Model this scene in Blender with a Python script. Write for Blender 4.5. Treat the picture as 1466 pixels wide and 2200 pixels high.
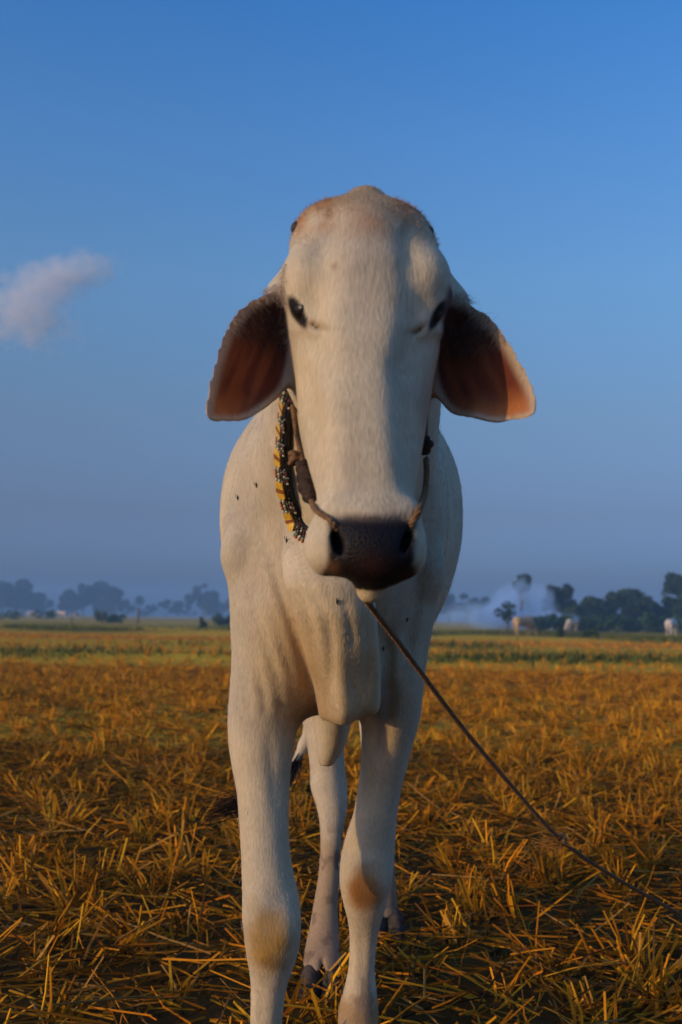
import bpy, math, random
import numpy as np
from mathutils import Vector, Matrix
from mathutils.bvhtree import BVHTree

# ------------------------------------------------------------------ camera, sky, sun, exposure
for o in list(bpy.data.objects):
    bpy.data.objects.remove(o, do_unlink=True)
SC = bpy.context.scene
COL = SC.collection
R = math.radians
CAMH = 0.93            # camera height (m)
ROLL = R(0.9)
FPX, PX0, PY0 = 2200.0, 733.0, 1328.0   # focal length and optical axis in photo pixels

cam = bpy.data.cameras.new("camera")
cam_o = bpy.data.objects.new("camera", cam)
COL.objects.link(cam_o)
cam.sensor_fit = 'VERTICAL'
cam.sensor_height = 36.0
cam.lens = 36.0
cam.shift_y = (PY0 - 1100.0) / 2200.0
cam.clip_start = 0.05
cam.clip_end = 6000
cam.dof.use_dof = True
cam.dof.focus_distance = 1.95
cam.dof.aperture_fstop = 4.6
cam_o.location = (0, 0, CAMH)
cam_o.rotation_euler = (Matrix.Rotation(-ROLL, 3, 'Y') @ Matrix.Rotation(R(90), 3, 'X')).to_euler()
SC.camera = cam_o

SUN_AZ, SUN_EL = R(58), R(11)     # azimuth measured from behind the camera towards its left
sun_dir = Vector((-math.sin(SUN_AZ) * math.cos(SUN_EL), -math.cos(SUN_AZ) * math.cos(SUN_EL), math.sin(SUN_EL)))

world = bpy.data.worlds.new("World")
SC.world = world
world.use_nodes = True
nt = world.node_tree
nt.nodes.clear()
sky = nt.nodes.new('ShaderNodeTexSky')
sky.sky_type = 'NISHITA'
sky.sun_disc = False
sky.sun_elevation = SUN_EL
sky.sun_rotation = math.atan2(sun_dir.x, sun_dir.y)
sky.altitude = 0
sky.air_density = 1.0
sky.dust_density = 3.0
sky.ozone_density = 6.0
bg = nt.nodes.new('ShaderNodeBackground')
bg.inputs['Strength'].default_value = 0.15
wo = nt.nodes.new('ShaderNodeOutputWorld')
# smoky air dims the lower sky all the way round; overhead raised for fill (depends on height above the horizon only)
tcw = nt.nodes.new('ShaderNodeTexCoord'); sep = nt.nodes.new('ShaderNodeSeparateXYZ')
nt.links.new(tcw.outputs['Generated'], sep.inputs[0])
rmp = nt.nodes.new('ShaderNodeValToRGB')
els = [(0.0, (.80, .70, 1.0)), (.055, (.84, .72, .95)), (.10, (.88, .60, .64)), (.19, (1.12, .76, .64)), (.31, (1.25, 1.04, .88)), (.42, (1.0, 1.06, 1.03)), (.53, (.60, .98, 1.10)), (.85, (1.1, 1.15, 1.2))]
while len(rmp.color_ramp.elements) < len(els): rmp.color_ramp.elements.new(0.5)
for e, (p_, c_) in zip(rmp.color_ramp.elements, els):
    e.position = p_; e.color = (*[1.62 * v for v in c_], 1)
nt.links.new(sep.outputs['Z'], rmp.inputs[0])
mul = nt.nodes.new('ShaderNodeMix'); mul.data_type = 'RGBA'; mul.blend_type = 'MULTIPLY'; mul.inputs[0].default_value = 1.0
nt.links.new(sky.outputs[0], mul.inputs[6]); nt.links.new(rmp.outputs[0], mul.inputs[7])
nt.links.new(mul.outputs[2], bg.inputs['Color'])
nt.links.new(bg.outputs[0], wo.inputs['Surface'])

sun = bpy.data.lights.new("sun", 'SUN')
sun.energy = 2.0
sun.angle = R(0.7)
sun.color = (1.0, 0.67, 0.30)
sun_o = bpy.data.objects.new("sun", sun)
COL.objects.link(sun_o)
sun_o.rotation_euler = (-sun_dir).to_track_quat('-Z', 'Y').to_euler()

SC.view_settings.view_transform = 'Standard'
SC.view_settings.look = 'None'
SC.view_settings.gamma = 1.0
SC.view_settings.exposure = 0.06
SC.view_settings.use_curve_mapping = False
SC.render.engine = 'CYCLES'
SC.cycles.use_denoising = True
SC.cycles.max_bounces = 6
SC.cycles.volume_bounces = 5
SC.cycles.transparent_max_bounces = 8

rng = np.random.default_rng(7)
random.seed(7)

# ------------------------------------------------------------------ helpers
def W(px, py, d):
    """photo pixel at depth d (metres in front of the lens) -> world point"""
    dx, dy = px - PX0, py - PY0
    c, s = math.cos(ROLL), math.sin(ROLL)
    ux, uy = dx * c + dy * s, -dx * s + dy * c
    return np.array((ux / FPX * d, d, CAMH - uy / FPX * d))

def PIX(x, y, z):
    ux, uy = x / y * FPX, (CAMH - z) / y * FPX
    c, s = math.cos(ROLL), math.sin(ROLL)
    return PX0 + ux * c - uy * s, PY0 + ux * s + uy * c

def tag(o, label=None, cat=None, group=None, kind=None):
    if label: o['label'] = label
    if cat: o['category'] = cat
    if group: o['group'] = group
    if kind: o['kind'] = kind
    return o

def empty(name, loc=(0, 0, 0), rz=0.0):
    o = bpy.data.objects.new(name, None)
    o.empty_display_size = 0.1
    o.location = loc
    o.rotation_euler = (0, 0, rz)
    COL.objects.link(o)
    return o

def fast_mesh(name, verts, faces, mat=None, parent=None, smooth=True, cols=None, origin=(0, 0, 0)):
    """verts (n,3); faces (m,k) int array, or a list of such arrays"""
    verts = np.asarray(verts, dtype=np.float32) - np.asarray(origin, dtype=np.float32)
    fl = faces if isinstance(faces, list) else [faces]
    fl = [np.asarray(f, dtype=np.int32) for f in fl if len(f)]
    me = bpy.data.meshes.new(name)
    me.vertices.add(len(verts))
    me.vertices.foreach_set('co', verts.ravel())
    loops = np.concatenate([f.ravel() for f in fl])
    tot = np.concatenate([np.full(len(f), f.shape[1], dtype=np.int32) for f in fl])
    start = np.concatenate([[0], np.cumsum(tot)[:-1]]).astype(np.int32)
    me.loops.add(len(loops))
    me.loops.foreach_set('vertex_index', loops)
    me.polygons.add(len(tot))
    me.polygons.foreach_set('loop_start', start)
    me.polygons.foreach_set('loop_total', tot)
    me.polygons.foreach_set('use_smooth', np.full(len(tot), smooth, dtype=bool))
    me.update(calc_edges=True)
    me.validate()
    if cols is not None:
        ca = me.color_attributes.new('Col', 'FLOAT_COLOR', 'POINT')
        c4 = np.ones((len(verts), 4), dtype=np.float32)
        c4[:, :cols.shape[1]] = cols
        ca.data.foreach_set('color', c4.ravel())
    if mat: me.materials.append(mat)
    o = bpy.data.objects.new(name, me)
    COL.objects.link(o)
    if parent is not None:
        o.parent = parent
    return o

def new_mat(name):
    m = bpy.data.materials.new(name)
    m.use_nodes = True
    t = m.node_tree
    b = t.nodes['Principled BSDF']
    return m, t, b

def simple_mat(name, col, rough=0.7, var=0.25, scale=40.0, bump=0.15, bscale=120.0, spec=0.3, metal=0.0):
    m, t, b = new_mat(name)
    n = t.nodes.new('ShaderNodeTexNoise'); n.inputs['Scale'].default_value = scale; n.inputs['Detail'].default_value = 5
    tc = t.nodes.new('ShaderNodeTexCoord')
    t.links.new(tc.outputs['Object'], n.inputs['Vector'])
    r = t.nodes.new('ShaderNodeValToRGB')
    r.color_ramp.elements[0].position = 0.3; r.color_ramp.elements[1].position = 0.7
    r.color_ramp.elements[0].color = (*[c * (1 - var) for c in col], 1)
    r.color_ramp.elements[1].color = (*[min(1, c * (1 + var)) for c in col], 1)
    t.links.new(n.outputs['Fac'], r.inputs['Fac'])
    t.links.new(r.outputs['Color'], b.inputs['Base Color'])
    b.inputs['Roughness'].default_value = rough
    b.inputs['Specular IOR Level'].default_value = spec
    b.inputs['Metallic'].default_value = metal
    if bump:
        n2 = t.nodes.new('ShaderNodeTexNoise'); n2.inputs['Scale'].default_value = bscale; n2.inputs['Detail'].default_value = 3
        t.links.new(tc.outputs['Object'], n2.inputs['Vector'])
        bp = t.nodes.new('ShaderNodeBump'); bp.inputs['Strength'].default_value = bump; bp.inputs['Distance'].default_value = 0.01
        t.links.new(n2.outputs['Fac'], bp.inputs['Height'])
        t.links.new(bp.outputs['Normal'], b.inputs['Normal'])
    return m

def attr_mat(name, rough=0.8, spec=0.2, var=0.2, scale=30.0, transl=0.0):
    """colour comes from the per-vertex colour 'Col', with fine noise on top"""
    m, t, b = new_mat(name)
    a = t.nodes.new('ShaderNodeAttribute'); a.attribute_name = 'Col'
    n = t.nodes.new('ShaderNodeTexNoise'); n.inputs['Scale'].default_value = scale; n.inputs['Detail'].default_value = 4
    tc = t.nodes.new('ShaderNodeTexCoord'); t.links.new(tc.outputs['Object'], n.inputs['Vector'])
    mr = t.nodes.new('ShaderNodeMapRange')
    mr.inputs[3].default_value = 1 - var; mr.inputs[4].default_value = 1 + var
    t.links.new(n.outputs['Fac'], mr.inputs[0])
    mx = t.nodes.new('ShaderNodeMix'); mx.data_type = 'RGBA'; mx.blend_type = 'MULTIPLY'; mx.inputs[0].default_value = 1.0
    t.links.new(a.outputs['Color'], mx.inputs[6]); t.links.new(mr.outputs[0], mx.inputs[7])
    t.links.new(mx.outputs[2], b.inputs['Base Color'])
    b.inputs['Roughness'].default_value = rough
    b.inputs['Specular IOR Level'].default_value = spec
    if transl:
        tr = t.nodes.new('ShaderNodeBsdfTranslucent'); t.links.new(mx.outputs[2], tr.inputs['Color'])
        ms = t.nodes.new('ShaderNodeMixShader'); ms.inputs[0].default_value = transl
        out = t.nodes['Material Output']
        t.links.new(b.outputs[0], ms.inputs[1]); t.links.new(tr.outputs[0], ms.inputs[2]); t.links.new(ms.outputs[0], out.inputs['Surface'])
    return m

def smoothstep(a, b, x):
    t = np.clip((x - a) / (b - a), 0, 1)
    return t * t * (3 - 2 * t)

def vnoise(p, scale, seed=0):
    """cheap value noise, p (n,3)"""
    q = np.asarray(p, dtype=np.float64) * scale + seed * 17.13
    i = np.floor(q).astype(np.int64); f = q - i
    f = f * f * (3 - 2 * f)
    def h(a, b, c):
        n = (a * 374761393 + b * 668265263 + c * 2147483647 + seed * 974634) & 0xffffffff
        n = ((n ^ (n >> 13)) * 1274126177) & 0xffffffff
        return ((n ^ (n >> 16)) & 0xffff) / 65535.0
    r = 0
    for dx in (0, 1):
        for dy in (0, 1):
            for dz in (0, 1):
                w = (f[:, 0] if dx else 1 - f[:, 0]) * (f[:, 1] if dy else 1 - f[:, 1]) * (f[:, 2] if dz else 1 - f[:, 2])
                r = r + w * h(i[:, 0] + dx, i[:, 1] + dy, i[:, 2] + dz)
    return r

def fbm(p, scale, seed=0, oct=3):
    s, a, tot = 0, 1.0, 0
    for k in range(oct):
        s = s + a * vnoise(p, scale * 2 ** k, seed + k); tot += a; a *= 0.5
    return s / tot

# ---------------- implicit surfaces -> one continuous mesh
def smin(a, b, k):
    h = np.maximum(k - np.abs(a - b), 0) / k
    return np.minimum(a, b) - h * h * k * 0.25

class Loft:
    """cross-sections along one world axis; rows: (w, cu, ru, cv, rneg, rpos, nneg, npos)"""
    def __init__(s, axis, rows, k=0.03, sm=0.012):
        rows = sorted(rows, key=lambda r: r[0])
        a = np.array(rows, dtype=float)
        s.axis, s.k = axis, k
        n = 400
        s.w = np.linspace(a[0, 0], a[-1, 0], n)
        dw = s.w[1] - s.w[0]
        rad = max(1, int(sm / dw * 2.5)); x = np.arange(-rad, rad + 1) * dw
        g = np.exp(-(x / sm) ** 2 / 2); g /= g.sum()
        s.t = [np.convolve(np.pad(np.interp(s.w, a[:, 0], a[:, i]), rad, mode='edge'), g, mode='valid') for i in range(1, 8)]
        cu, ru, cv, rn, rp = s.t[:5]
        lo_u, hi_u = (cu - ru).min(), (cu + ru).max()
        lo_v, hi_v = (cv - rn).min(), (cv + rp).max()
        if axis == 'z':
            s.bb = (np.array((lo_u, lo_v, s.w[0])), np.array((hi_u, hi_v, s.w[-1])))
        else:
            s.bb = (np.array((lo_u, s.w[0], lo_v)), np.array((hi_u, s.w[-1], hi_v)))
    def f(s, x, y, z):
        w, u, v = (z, x, y) if s.axis == 'z' else (y, x, z)
        wc = (np.clip(w, s.w[0], s.w[-1]) - s.w[0]) / (s.w[1] - s.w[0])
        i = np.minimum(wc.astype(np.int32), len(s.w) - 2); fr = wc - i
        cu, ru, cv, rn, rp, nn, npz = [t[i] * (1 - fr) + t[i + 1] * fr for t in s.t]
        du, dv = np.abs(u - cu), v - cv
        neg = dv < 0
        rv = np.where(neg, rn, rp); n = np.where(neg, nn, npz)
        q = ((du / ru) ** n + (np.abs(dv) / rv) ** n) ** (1 / n)
        d = (q - 1) * np.minimum(ru, rv)
        dw = np.maximum(w - s.w[-1], s.w[0] - w)
        return np.where(dw > 0, np.sqrt(np.maximum(d, 0) ** 2 + dw ** 2), np.maximum(d, dw))

class Ell:
    def __init__(s, c, r, k=0.03, rot=None):
        s.c, s.r, s.k = np.array(c, float), np.array(r, float), k
        s.rot = None if rot is None else np.array(Matrix.Rotation(rot[1], 3, rot[0]))
        m = s.r.max() if rot is not None else s.r
        s.bb = (s.c - m, s.c + m)
    def f(s, x, y, z):
        p = [x - s.c[0], y - s.c[1], z - s.c[2]]
        if s.rot is not None:
            M = s.rot.T
            p = [M[i, 0] * p[0] + M[i, 1] * p[1] + M[i, 2] * p[2] for i in range(3)]
        k0 = np.sqrt((p[0] / s.r[0]) ** 2 + (p[1] / s.r[1]) ** 2 + (p[2] / s.r[2]) ** 2)
        k1 = np.sqrt((p[0] / s.r[0] ** 2) ** 2 + (p[1] / s.r[1] ** 2) ** 2 + (p[2] / s.r[2] ** 2) ** 2) + 1e-9
        return k0 * (k0 - 1) / k1

class Cap:
    """tapered capsule; sx squeezes it sideways"""
    def __init__(s, a, b, ra, rb, k=0.03, sx=1.0):
        s.a, s.b, s.ra, s.rb, s.k, s.sx = np.array(a, float), np.array(b, float), ra, rb, k, sx
        m = max(ra, rb)
        s.bb = (np.minimum(s.a, s.b) - m, np.maximum(s.a, s.b) + m)
    def f(s, x, y, z):
        d = s.b - s.a
        px, py, pz = x - s.a[0], y - s.a[1], z - s.a[2]
        t = np.clip((px * d[0] + py * d[1] + pz * d[2]) / (d @ d), 0, 1)
        qx, qy, qz = (px - t * d[0]) * s.sx, py - t * d[1], pz - t * d[2]
        return (np.sqrt(qx * qx + qy * qy + qz * qz) - (s.ra + (s.rb - s.ra) * t)) / max(1, s.sx ** 0.5)

def poly_sdf(px, py, poly):
    """signed distance (negative inside) of 2D points to a closed polygon"""
    d = np.full(px.shape, 1e9); inside = np.zeros(px.shape, bool)
    n = len(poly)
    for i in range(n):
        a, b = poly[i], poly[(i + 1) % n]
        e = b - a
        wx, wy = px - a[0], py - a[1]
        t = np.clip((wx * e[0] + wy * e[1]) / (e @ e), 0, 1)
        d = np.minimum(d, (wx - e[0] * t) ** 2 + (wy - e[1] * t) ** 2)
        c = (a[1] <= py) != (b[1] <= py)
        xi = a[0] + (py - a[1]) / (e[1] if abs(e[1]) > 1e-12 else 1e-12) * e[0]
        inside ^= c & (px < xi)
    d = np.sqrt(d)
    return np.where(inside, -d, d)

def chaikin(p, it=2, closed=True):
    p = np.array(p, float)
    for _ in range(it):
        q = np.roll(p, -1, 0) if closed else p[1:]
        a = p if closed else p[:-1]
        n = np.empty((2 * len(a), p.shape[1]))
        n[0::2] = a * .75 + q * .25; n[1::2] = a * .25 + q * .75
        p = n if closed else np.vstack([p[:1], n, p[-1:]])
    return p

def line_dist(px, py, pts):
    d = np.full(px.shape, 1e9)
    for a, b in zip(pts[:-1], pts[1:]):
        e = b - a
        wx, wy = px - a[0], py - a[1]
        t = np.clip((wx * e[0] + wy * e[1]) / (e @ e), 0, 1)
        d = np.minimum(d, (wx - e[0] * t) ** 2 + (wy - e[1] * t) ** 2)
    return np.sqrt(d)

def isosurface(prims, h, post=None, pad=0.03, B=8, SUP=4, smooth=2):
    """union of prims (each with .f, .bb, .k) meshed by surface nets on a sparse grid"""
    lo = np.min([p.bb[0] for p in prims], 0) - pad
    hi = np.max([p.bb[1] for p in prims], 0) + pad
    S = B * h * SUP
    nsup = np.ceil((hi - lo) / S).astype(int)
    dims = nsup * B * SUP
    G = np.ones(tuple(dims), dtype=np.float32)
    def ev(x, y, z, c0, c1):
        f = np.full(x.shape, 1.0)
        for p in prims:
            m = p.k + 0.03
            if np.any(p.bb[0] - m > c1) or np.any(p.bb[1] + m < c0): continue
            f = smin(f, p.f(x, y, z), p.k)
        return post(f, x, y, z) if post else f
    nb = B * SUP
    ar = np.arange(nb) * h
    off = np.array([(i, j, k) for i in range(SUP) for j in range(SUP) for k in range(SUP)])
    bi = np.arange(B)
    cell = np.array(np.meshgrid(bi, bi, bi, indexing='ij')).reshape(3, -1).T
    for I in range(nsup[0]):
        for J in range(nsup[1]):
            for K in range(nsup[2]):
                c0 = lo + np.array((I, J, K)) * S; c1 = c0 + S
                if all(np.any(p.bb[0] - p.k - .03 > c1) or np.any(p.bb[1] + p.k + .03 < c0) for p in prims): continue
                ctr = c0 + (off + 0.5) * B * h
                fc = ev(ctr[:, 0], ctr[:, 1], ctr[:, 2], c0, c1)
                act = np.abs(fc) < B * h * 0.87 * 1.35 + 0.012
                base = np.array((I, J, K)) * nb
                for o, v, a in zip(off, fc, act):
                    if not a and v < 0:
                        q = base + o * B
                        G[q[0]:q[0] + B, q[1]:q[1] + B, q[2]:q[2] + B] = -1
                if not act.any(): continue
                idx = (off[act][:, None, :] * B + cell[None]).reshape(-1, 3) + base
                P = lo + idx * h
                G[idx[:, 0], idx[:, 1], idx[:, 2]] = ev(P[:, 0], P[:, 1], P[:, 2], c0, c1)
    neg = G < 0
    cnt = np.zeros(tuple(dims - 1), dtype=np.int8)
    for dx in (0, 1):
        for dy in (0, 1):
            for dz in (0, 1):
                cnt += neg[dx:dims[0] - 1 + dx, dy:dims[1] - 1 + dy, dz:dims[2] - 1 + dz]
    cells = np.argwhere((cnt > 0) & (cnt < 8))
    vid = np.full(tuple(dims - 1), -1, dtype=np.int32)
    vid[cells[:, 0], cells[:, 1], cells[:, 2]] = np.arange(len(cells))
    cor = np.array([(i, j, k) for i in (0, 1) for j in (0, 1) for k in (0, 1)])
    val = np.stack([G[cells[:, 0] + c[0], cells[:, 1] + c[1], cells[:, 2] + c[2]] for c in cor], 1)
    acc = np.zeros((len(cells), 3)); num = np.zeros(len(cells))
    for a in range(8):
        for b in range(a + 1, 8):
            if np.abs(cor[a] - cor[b]).sum() != 1: continue
            va, vb = val[:, a], val[:, b]
            m = (va < 0) != (vb < 0)
            t = np.where(m, va / np.where(m, va - vb, 1), 0)
            acc += np.where(m[:, None], cor[a] + t[:, None] * (cor[b] - cor[a]), 0); num += m
    V = lo + (cells + acc / num[:, None]) * h
    quads = []
    for ax in range(3):
        o1, o2 = [e for e in range(3) if e != ax]
        sl = [slice(1, dims[i] - 1) for i in range(3)]
        sa = list(sl); sb = list(sl)
        sa[ax] = slice(0, dims[ax] - 1); sb[ax] = slice(1, dims[ax])
        A, Bn = neg[tuple(sa)], neg[tuple(sb)]
        e = np.argwhere(A != Bn)
        flip = A[e[:, 0], e[:, 1], e[:, 2]]
        st = np.array([1, 1, 1]); st[ax] = 0
        e = e + st
        def at(d1, d2):
            q = e.copy(); q[:, o1] -= d1; q[:, o2] -= d2
            return vid[q[:, 0], q[:, 1], q[:, 2]]
        q = np.stack([at(0, 0), at(1, 0), at(1, 1), at(0, 1)], 1)
        if ax == 1: flip = ~flip
        q[~flip] = q[~flip][:, ::-1]
        quads.append(q[(q >= 0).all(1)])
    F = np.concatenate(quads)
    E = np.concatenate([F[:, [0, 1]], F[:, [1, 2]], F[:, [2, 3]], F[:, [3, 0]]])
    for _ in range(smooth):
        s = np.zeros_like(V); c = np.zeros(len(V))
        for i in range(3):
            s[:, i] = np.bincount(E[:, 0], V[E[:, 1], i], len(V)) + np.bincount(E[:, 1], V[E[:, 0], i], len(V))
        c = np.bincount(E[:, 0], minlength=len(V)) + np.bincount(E[:, 1], minlength=len(V))
        V = V * 0.5 + 0.5 * s / np.maximum(c, 1)[:, None]
    return V, F

def relax(V, F, mask, it):
    E = np.concatenate([F[:, [0, 1]], F[:, [1, 2]], F[:, [2, 3]], F[:, [3, 0]]])
    E = E[mask[E[:, 0]] | mask[E[:, 1]]]
    c = np.maximum(np.bincount(E[:, 0], minlength=len(V)) + np.bincount(E[:, 1], minlength=len(V)), 1)[:, None]
    w = mask.astype(float)[:, None] * .6
    for _ in range(it):
        s = np.stack([np.bincount(E[:, 0], V[E[:, 1], i], len(V)) + np.bincount(E[:, 1], V[E[:, 0], i], len(V)) for i in range(3)], 1) / c
        V = V * (1 - w) + s * w
    return V

def vnormals(V, F):
    n = np.cross(V[F[:, 2]] - V[F[:, 0]], V[F[:, 3]] - V[F[:, 1]])
    N = np.zeros_like(V)
    for k in range(4):
        for i in range(3):
            N[:, i] += np.bincount(F[:, k], n[:, i], len(V))
    return N / (np.linalg.norm(N, axis=1)[:, None] + 1e-12)

# ---------------- swept tubes, ropes, straws
def catmull(pts, per=12, closed=False):
    p = np.array(pts, float)
    if closed: p = np.vstack([p[-1:], p, p[:2]])
    else: p = np.vstack([2 * p[:1] - p[1:2], p, 2 * p[-1:] - p[-2:-1]])
    out = []
    for i in range(1, len(p) - 2):
        t = np.linspace(0, 1, per, endpoint=False)[:, None]
        a, b, c, d = p[i - 1], p[i], p[i + 1], p[i + 2]
        out.append(0.5 * (2 * b + (c - a) * t + (2 * a - 5 * b + 4 * c - d) * t ** 2 + (3 * b - a - 3 * c + d) * t ** 3))
    if not closed: out.append(p[-2:-1])
    return np.vstack(out)

def resample(P, step, closed=False):
    if closed: P = np.vstack([P, P[:1]])
    L = np.concatenate([[0], np.cumsum(np.linalg.norm(np.diff(P, axis=0), axis=1))])
    n = max(2, int(L[-1] / step))
    t = np.linspace(0, L[-1], n, endpoint=not closed)
    return np.stack([np.interp(t, L, P[:, i]) for i in range(P.shape[1])], 1)

def frames(P):
    T = np.gradient(P, axis=0); T /= np.linalg.norm(T, axis=1)[:, None] + 1e-12
    N = np.zeros_like(P)
    n = np.cross(T[0], (0, 0, 1.0)); 
    if np.linalg.norm(n) < .1: n = np.cross(T[0], (1.0, 0, 0))
    for i in range(len(P)):
        n = n - T[i] * (n @ T[i]); n /= np.linalg.norm(n) + 1e-12; N[i] = n
    return T, N, np.cross(T, N)

def tube(P, rad, sides=8, closed=False):
    T, N, Bn = frames(P)
    rad = np.broadcast_to(np.asarray(rad, float), (len(P),))
    a = np.linspace(0, 2 * np.pi, sides, endpoint=False)
    V = (P[:, None] + rad[:, None, None] * (np.cos(a)[None, :, None] * N[:, None] + np.sin(a)[None, :, None] * Bn[:, None])).reshape(-1, 3)
    n = len(P); i = np.arange(n if closed else n - 1)[:, None]; j = np.arange(sides)[None]
    i2 = (i + 1) % n; j2 = (j + 1) % sides
    F = np.stack([i * sides + j, i * sides + j2, i2 * sides + j2, i2 * sides + j], -1).reshape(-1, 4)
    if not closed:
        V = np.vstack([V, P[:1], P[-1:]])
        c0, c1 = len(V) - 2, len(V) - 1
        jj = np.arange(sides); j3 = (jj + 1) % sides
        cap = np.concatenate([np.stack([np.full(sides, c0), j3, jj], 1), np.stack([np.full(sides, c1), (n - 1) * sides + jj, (n - 1) * sides + j3], 1)])
        return V, [F, cap]
    return V, [F]

def merge(parts):
    vs, fs, o = [], {}, 0
    for V, Fl in parts:
        vs.append(V)
        for f in Fl:
            fs.setdefault(f.shape[1], []).append(f + o)
        o += len(V)
    return np.vstack(vs), [np.concatenate(v) for v in fs.values()]

def rope(P, r, pitch=0.022, strands=3):
    """twisted strands along a path"""
    P = resample(P, pitch / 7)
    T, N, Bn = frames(P)
    L = np.concatenate([[0], np.cumsum(np.linalg.norm(np.diff(P, axis=0), axis=1))])
    out = []
    for s in range(strands):
        a = 2 * np.pi * (L / pitch + s / strands)
        Q = P + r * 0.52 * (np.cos(a)[:, None] * N + np.sin(a)[:, None] * Bn)
        out.append(tube(Q, r * 0.50, 6))
    return merge(out)

def strands(name, base, dirs, length, width, bend, mat, parent=None, segs=2, sides=3, cols=None, origin=(0, 0, 0), tip=0.35):
    """many thin tapered prisms (straw, grass, hair) in one mesh"""
    n = len(base)
    d = dirs / np.linalg.norm(dirs, axis=1)[:, None]
    u = np.cross(d, rng.normal(size=(n, 3))); u /= np.linalg.norm(u, axis=1)[:, None] + 1e-9
    v = np.cross(d, u)
    t = np.linspace(0, 1, segs + 1)
    P = base[:, None] + d[:, None] * (length[:, None] * t)[..., None] + bend[:, None] * (t ** 2)[None, :, None]
    w = width[:, None] * (1 - (1 - tip) * t)[None]
    if sides == 2:
        V = np.stack([P - u[:, None] * w[..., None], P + u[:, None] * w[..., None]], 2)
    else:
        a = np.arange(sides) * 2 * np.pi / sides
        V = P[:, :, None] + w[..., None, None] * (np.cos(a)[None, None, :, None] * u[:, None, None] + np.sin(a)[None, None, :, None] * v[:, None, None])
    V = V.reshape(-1, 3)
    st = sides
    b = (np.arange(n) * (segs + 1) * st)[:, None, None]
    i = np.arange(segs)[None, :, None] * st
    if sides == 2:
        j = np.array([0])[None, None]; j2 = j + 1
    else:
        j = np.arange(st)[None, None]; j2 = (j + 1) % st
    F = np.stack([b + i + j, b + i + j2, b + i + st + j2, b + i + st + j], -1).reshape(-1, 4)
    c = None if cols is None else np.repeat(cols, (segs + 1) * st, axis=0)
    return fast_mesh(name, V, F, mat, parent, smooth=False, cols=c, origin=origin)

# ------------------------------------------------------------------ the cow
COW_O = np.array((0.0, 2.35, 0.0))

def leg_rows(rows, nf=2.2, nb=2.2):
    out = []
    for py, xl, xr, d, ry in rows:
        a, b = W(xl, py, d), W(xr, py, d)
        out.append(((a[2] + b[2]) / 2, (a[0] + b[0]) / 2, (b[0] - a[0]) / 2, d, ry, ry, nf, nb))
    return out

fl_rows = [(1030, 520, 640, 2.13, .11), (1120, 490, 650, 2.11, .13), (1200, 483, 655, 2.07, .15), (1300, 498, 662, 2.05, .155),
           (1400, 503, 668, 2.03, .15), (1480, 496, 658, 2.00, .13), (1540, 490, 643, 1.98, .11), (1600, 492, 632, 1.95, .09),
           (1650, 500, 625, 1.93, .074), (1700, 510, 622, 1.91, .063), (1800, 517, 620, 1.88, .052), (1870, 520, 628, 1.865, .053),
           (1920, 521, 643, 1.855, .057), (1990, 523, 648, 1.85, .06), (2040, 528, 644, 1.85, .055), (2080, 536, 630, 1.857, .045),
           (2120, 540, 615, 1.86, .037), (2200, 538, 605, 1.87, .034), (2290, 538, 606, 1.88, .036), (2330, 528, 618, 1.87, .046),
           (2370, 532, 614, 1.85, .042), (2410, 528, 618, 1.83, .046)]
fr_rows = [(1040, 825, 930, 2.15, .11), (1120, 810, 940, 2.13, .13), (1230, 805, 947, 2.1, .15), (1300, 803, 938, 2.1, .15),
           (1400, 797, 918, 2.1, .14), (1480, 787, 908, 2.1, .13), (1540, 778, 903, 2.1, .11), (1600, 777, 886, 2.1, .09),
           (1650, 775, 874, 2.1, .074), (1700, 769, 860, 2.1, .064), (1750, 760, 853, 2.1, .057), (1800, 742, 850, 2.1, .054),
           (1850, 731, 847, 2.1, .055), (1900, 729, 840, 2.1, .056), (1950, 740, 829, 2.11, .05), (1980, 749, 818, 2.12, .04),
           (2020, 752, 810, 2.13, .035), (2080, 750, 804, 2.14, .034), (2130, 739, 810, 2.14, .042), (2180, 724, 815, 2.13, .05),
           (2215, 728, 812, 2.11, .046), (2250, 722, 816, 2.09, .05)]
hl_rows = [(1330, 610, 760, 2.95, .2), (1420, 625, 758, 2.90, .16), (1490, 638, 750, 2.84, .12), (1540, 648, 744, 2.80, .095),
           (1600, 660, 738, 2.77, .078), (1650, 667, 742, 2.76, .074), (1690, 666, 746, 2.74, .072), (1730, 680, 747, 2.71, .054),
           (1770, 688, 740, 2.68, .04), (1820, 689, 733, 2.66, .036), (1880, 685, 730, 2.645, .035), (1950, 673, 725, 2.63, .036),
           (2000, 664, 728, 2.61, .043), (2040, 655, 731, 2.58, .045), (2075, 651, 735, 2.56, .05)]
hr_rows = [(1330, 745, 880, 3.12, .2), (1420, 755, 875, 3.12, .16), (1500, 768, 862, 3.12, .11), (1560, 772, 850, 3.13, .085),
           (1620, 778, 846, 3.15, .075), (1660, 780, 850, 3.16, .07), (1700, 792, 850, 3.14, .05), (1750, 800, 845, 3.12, .038),
           (1850, 803, 848, 3.09, .036), (1890, 800, 850, 3.08, .04), (1930, 800, 852, 3.05, .044), (1965, 804, 856, 3.03, .046)]
prims = []
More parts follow.
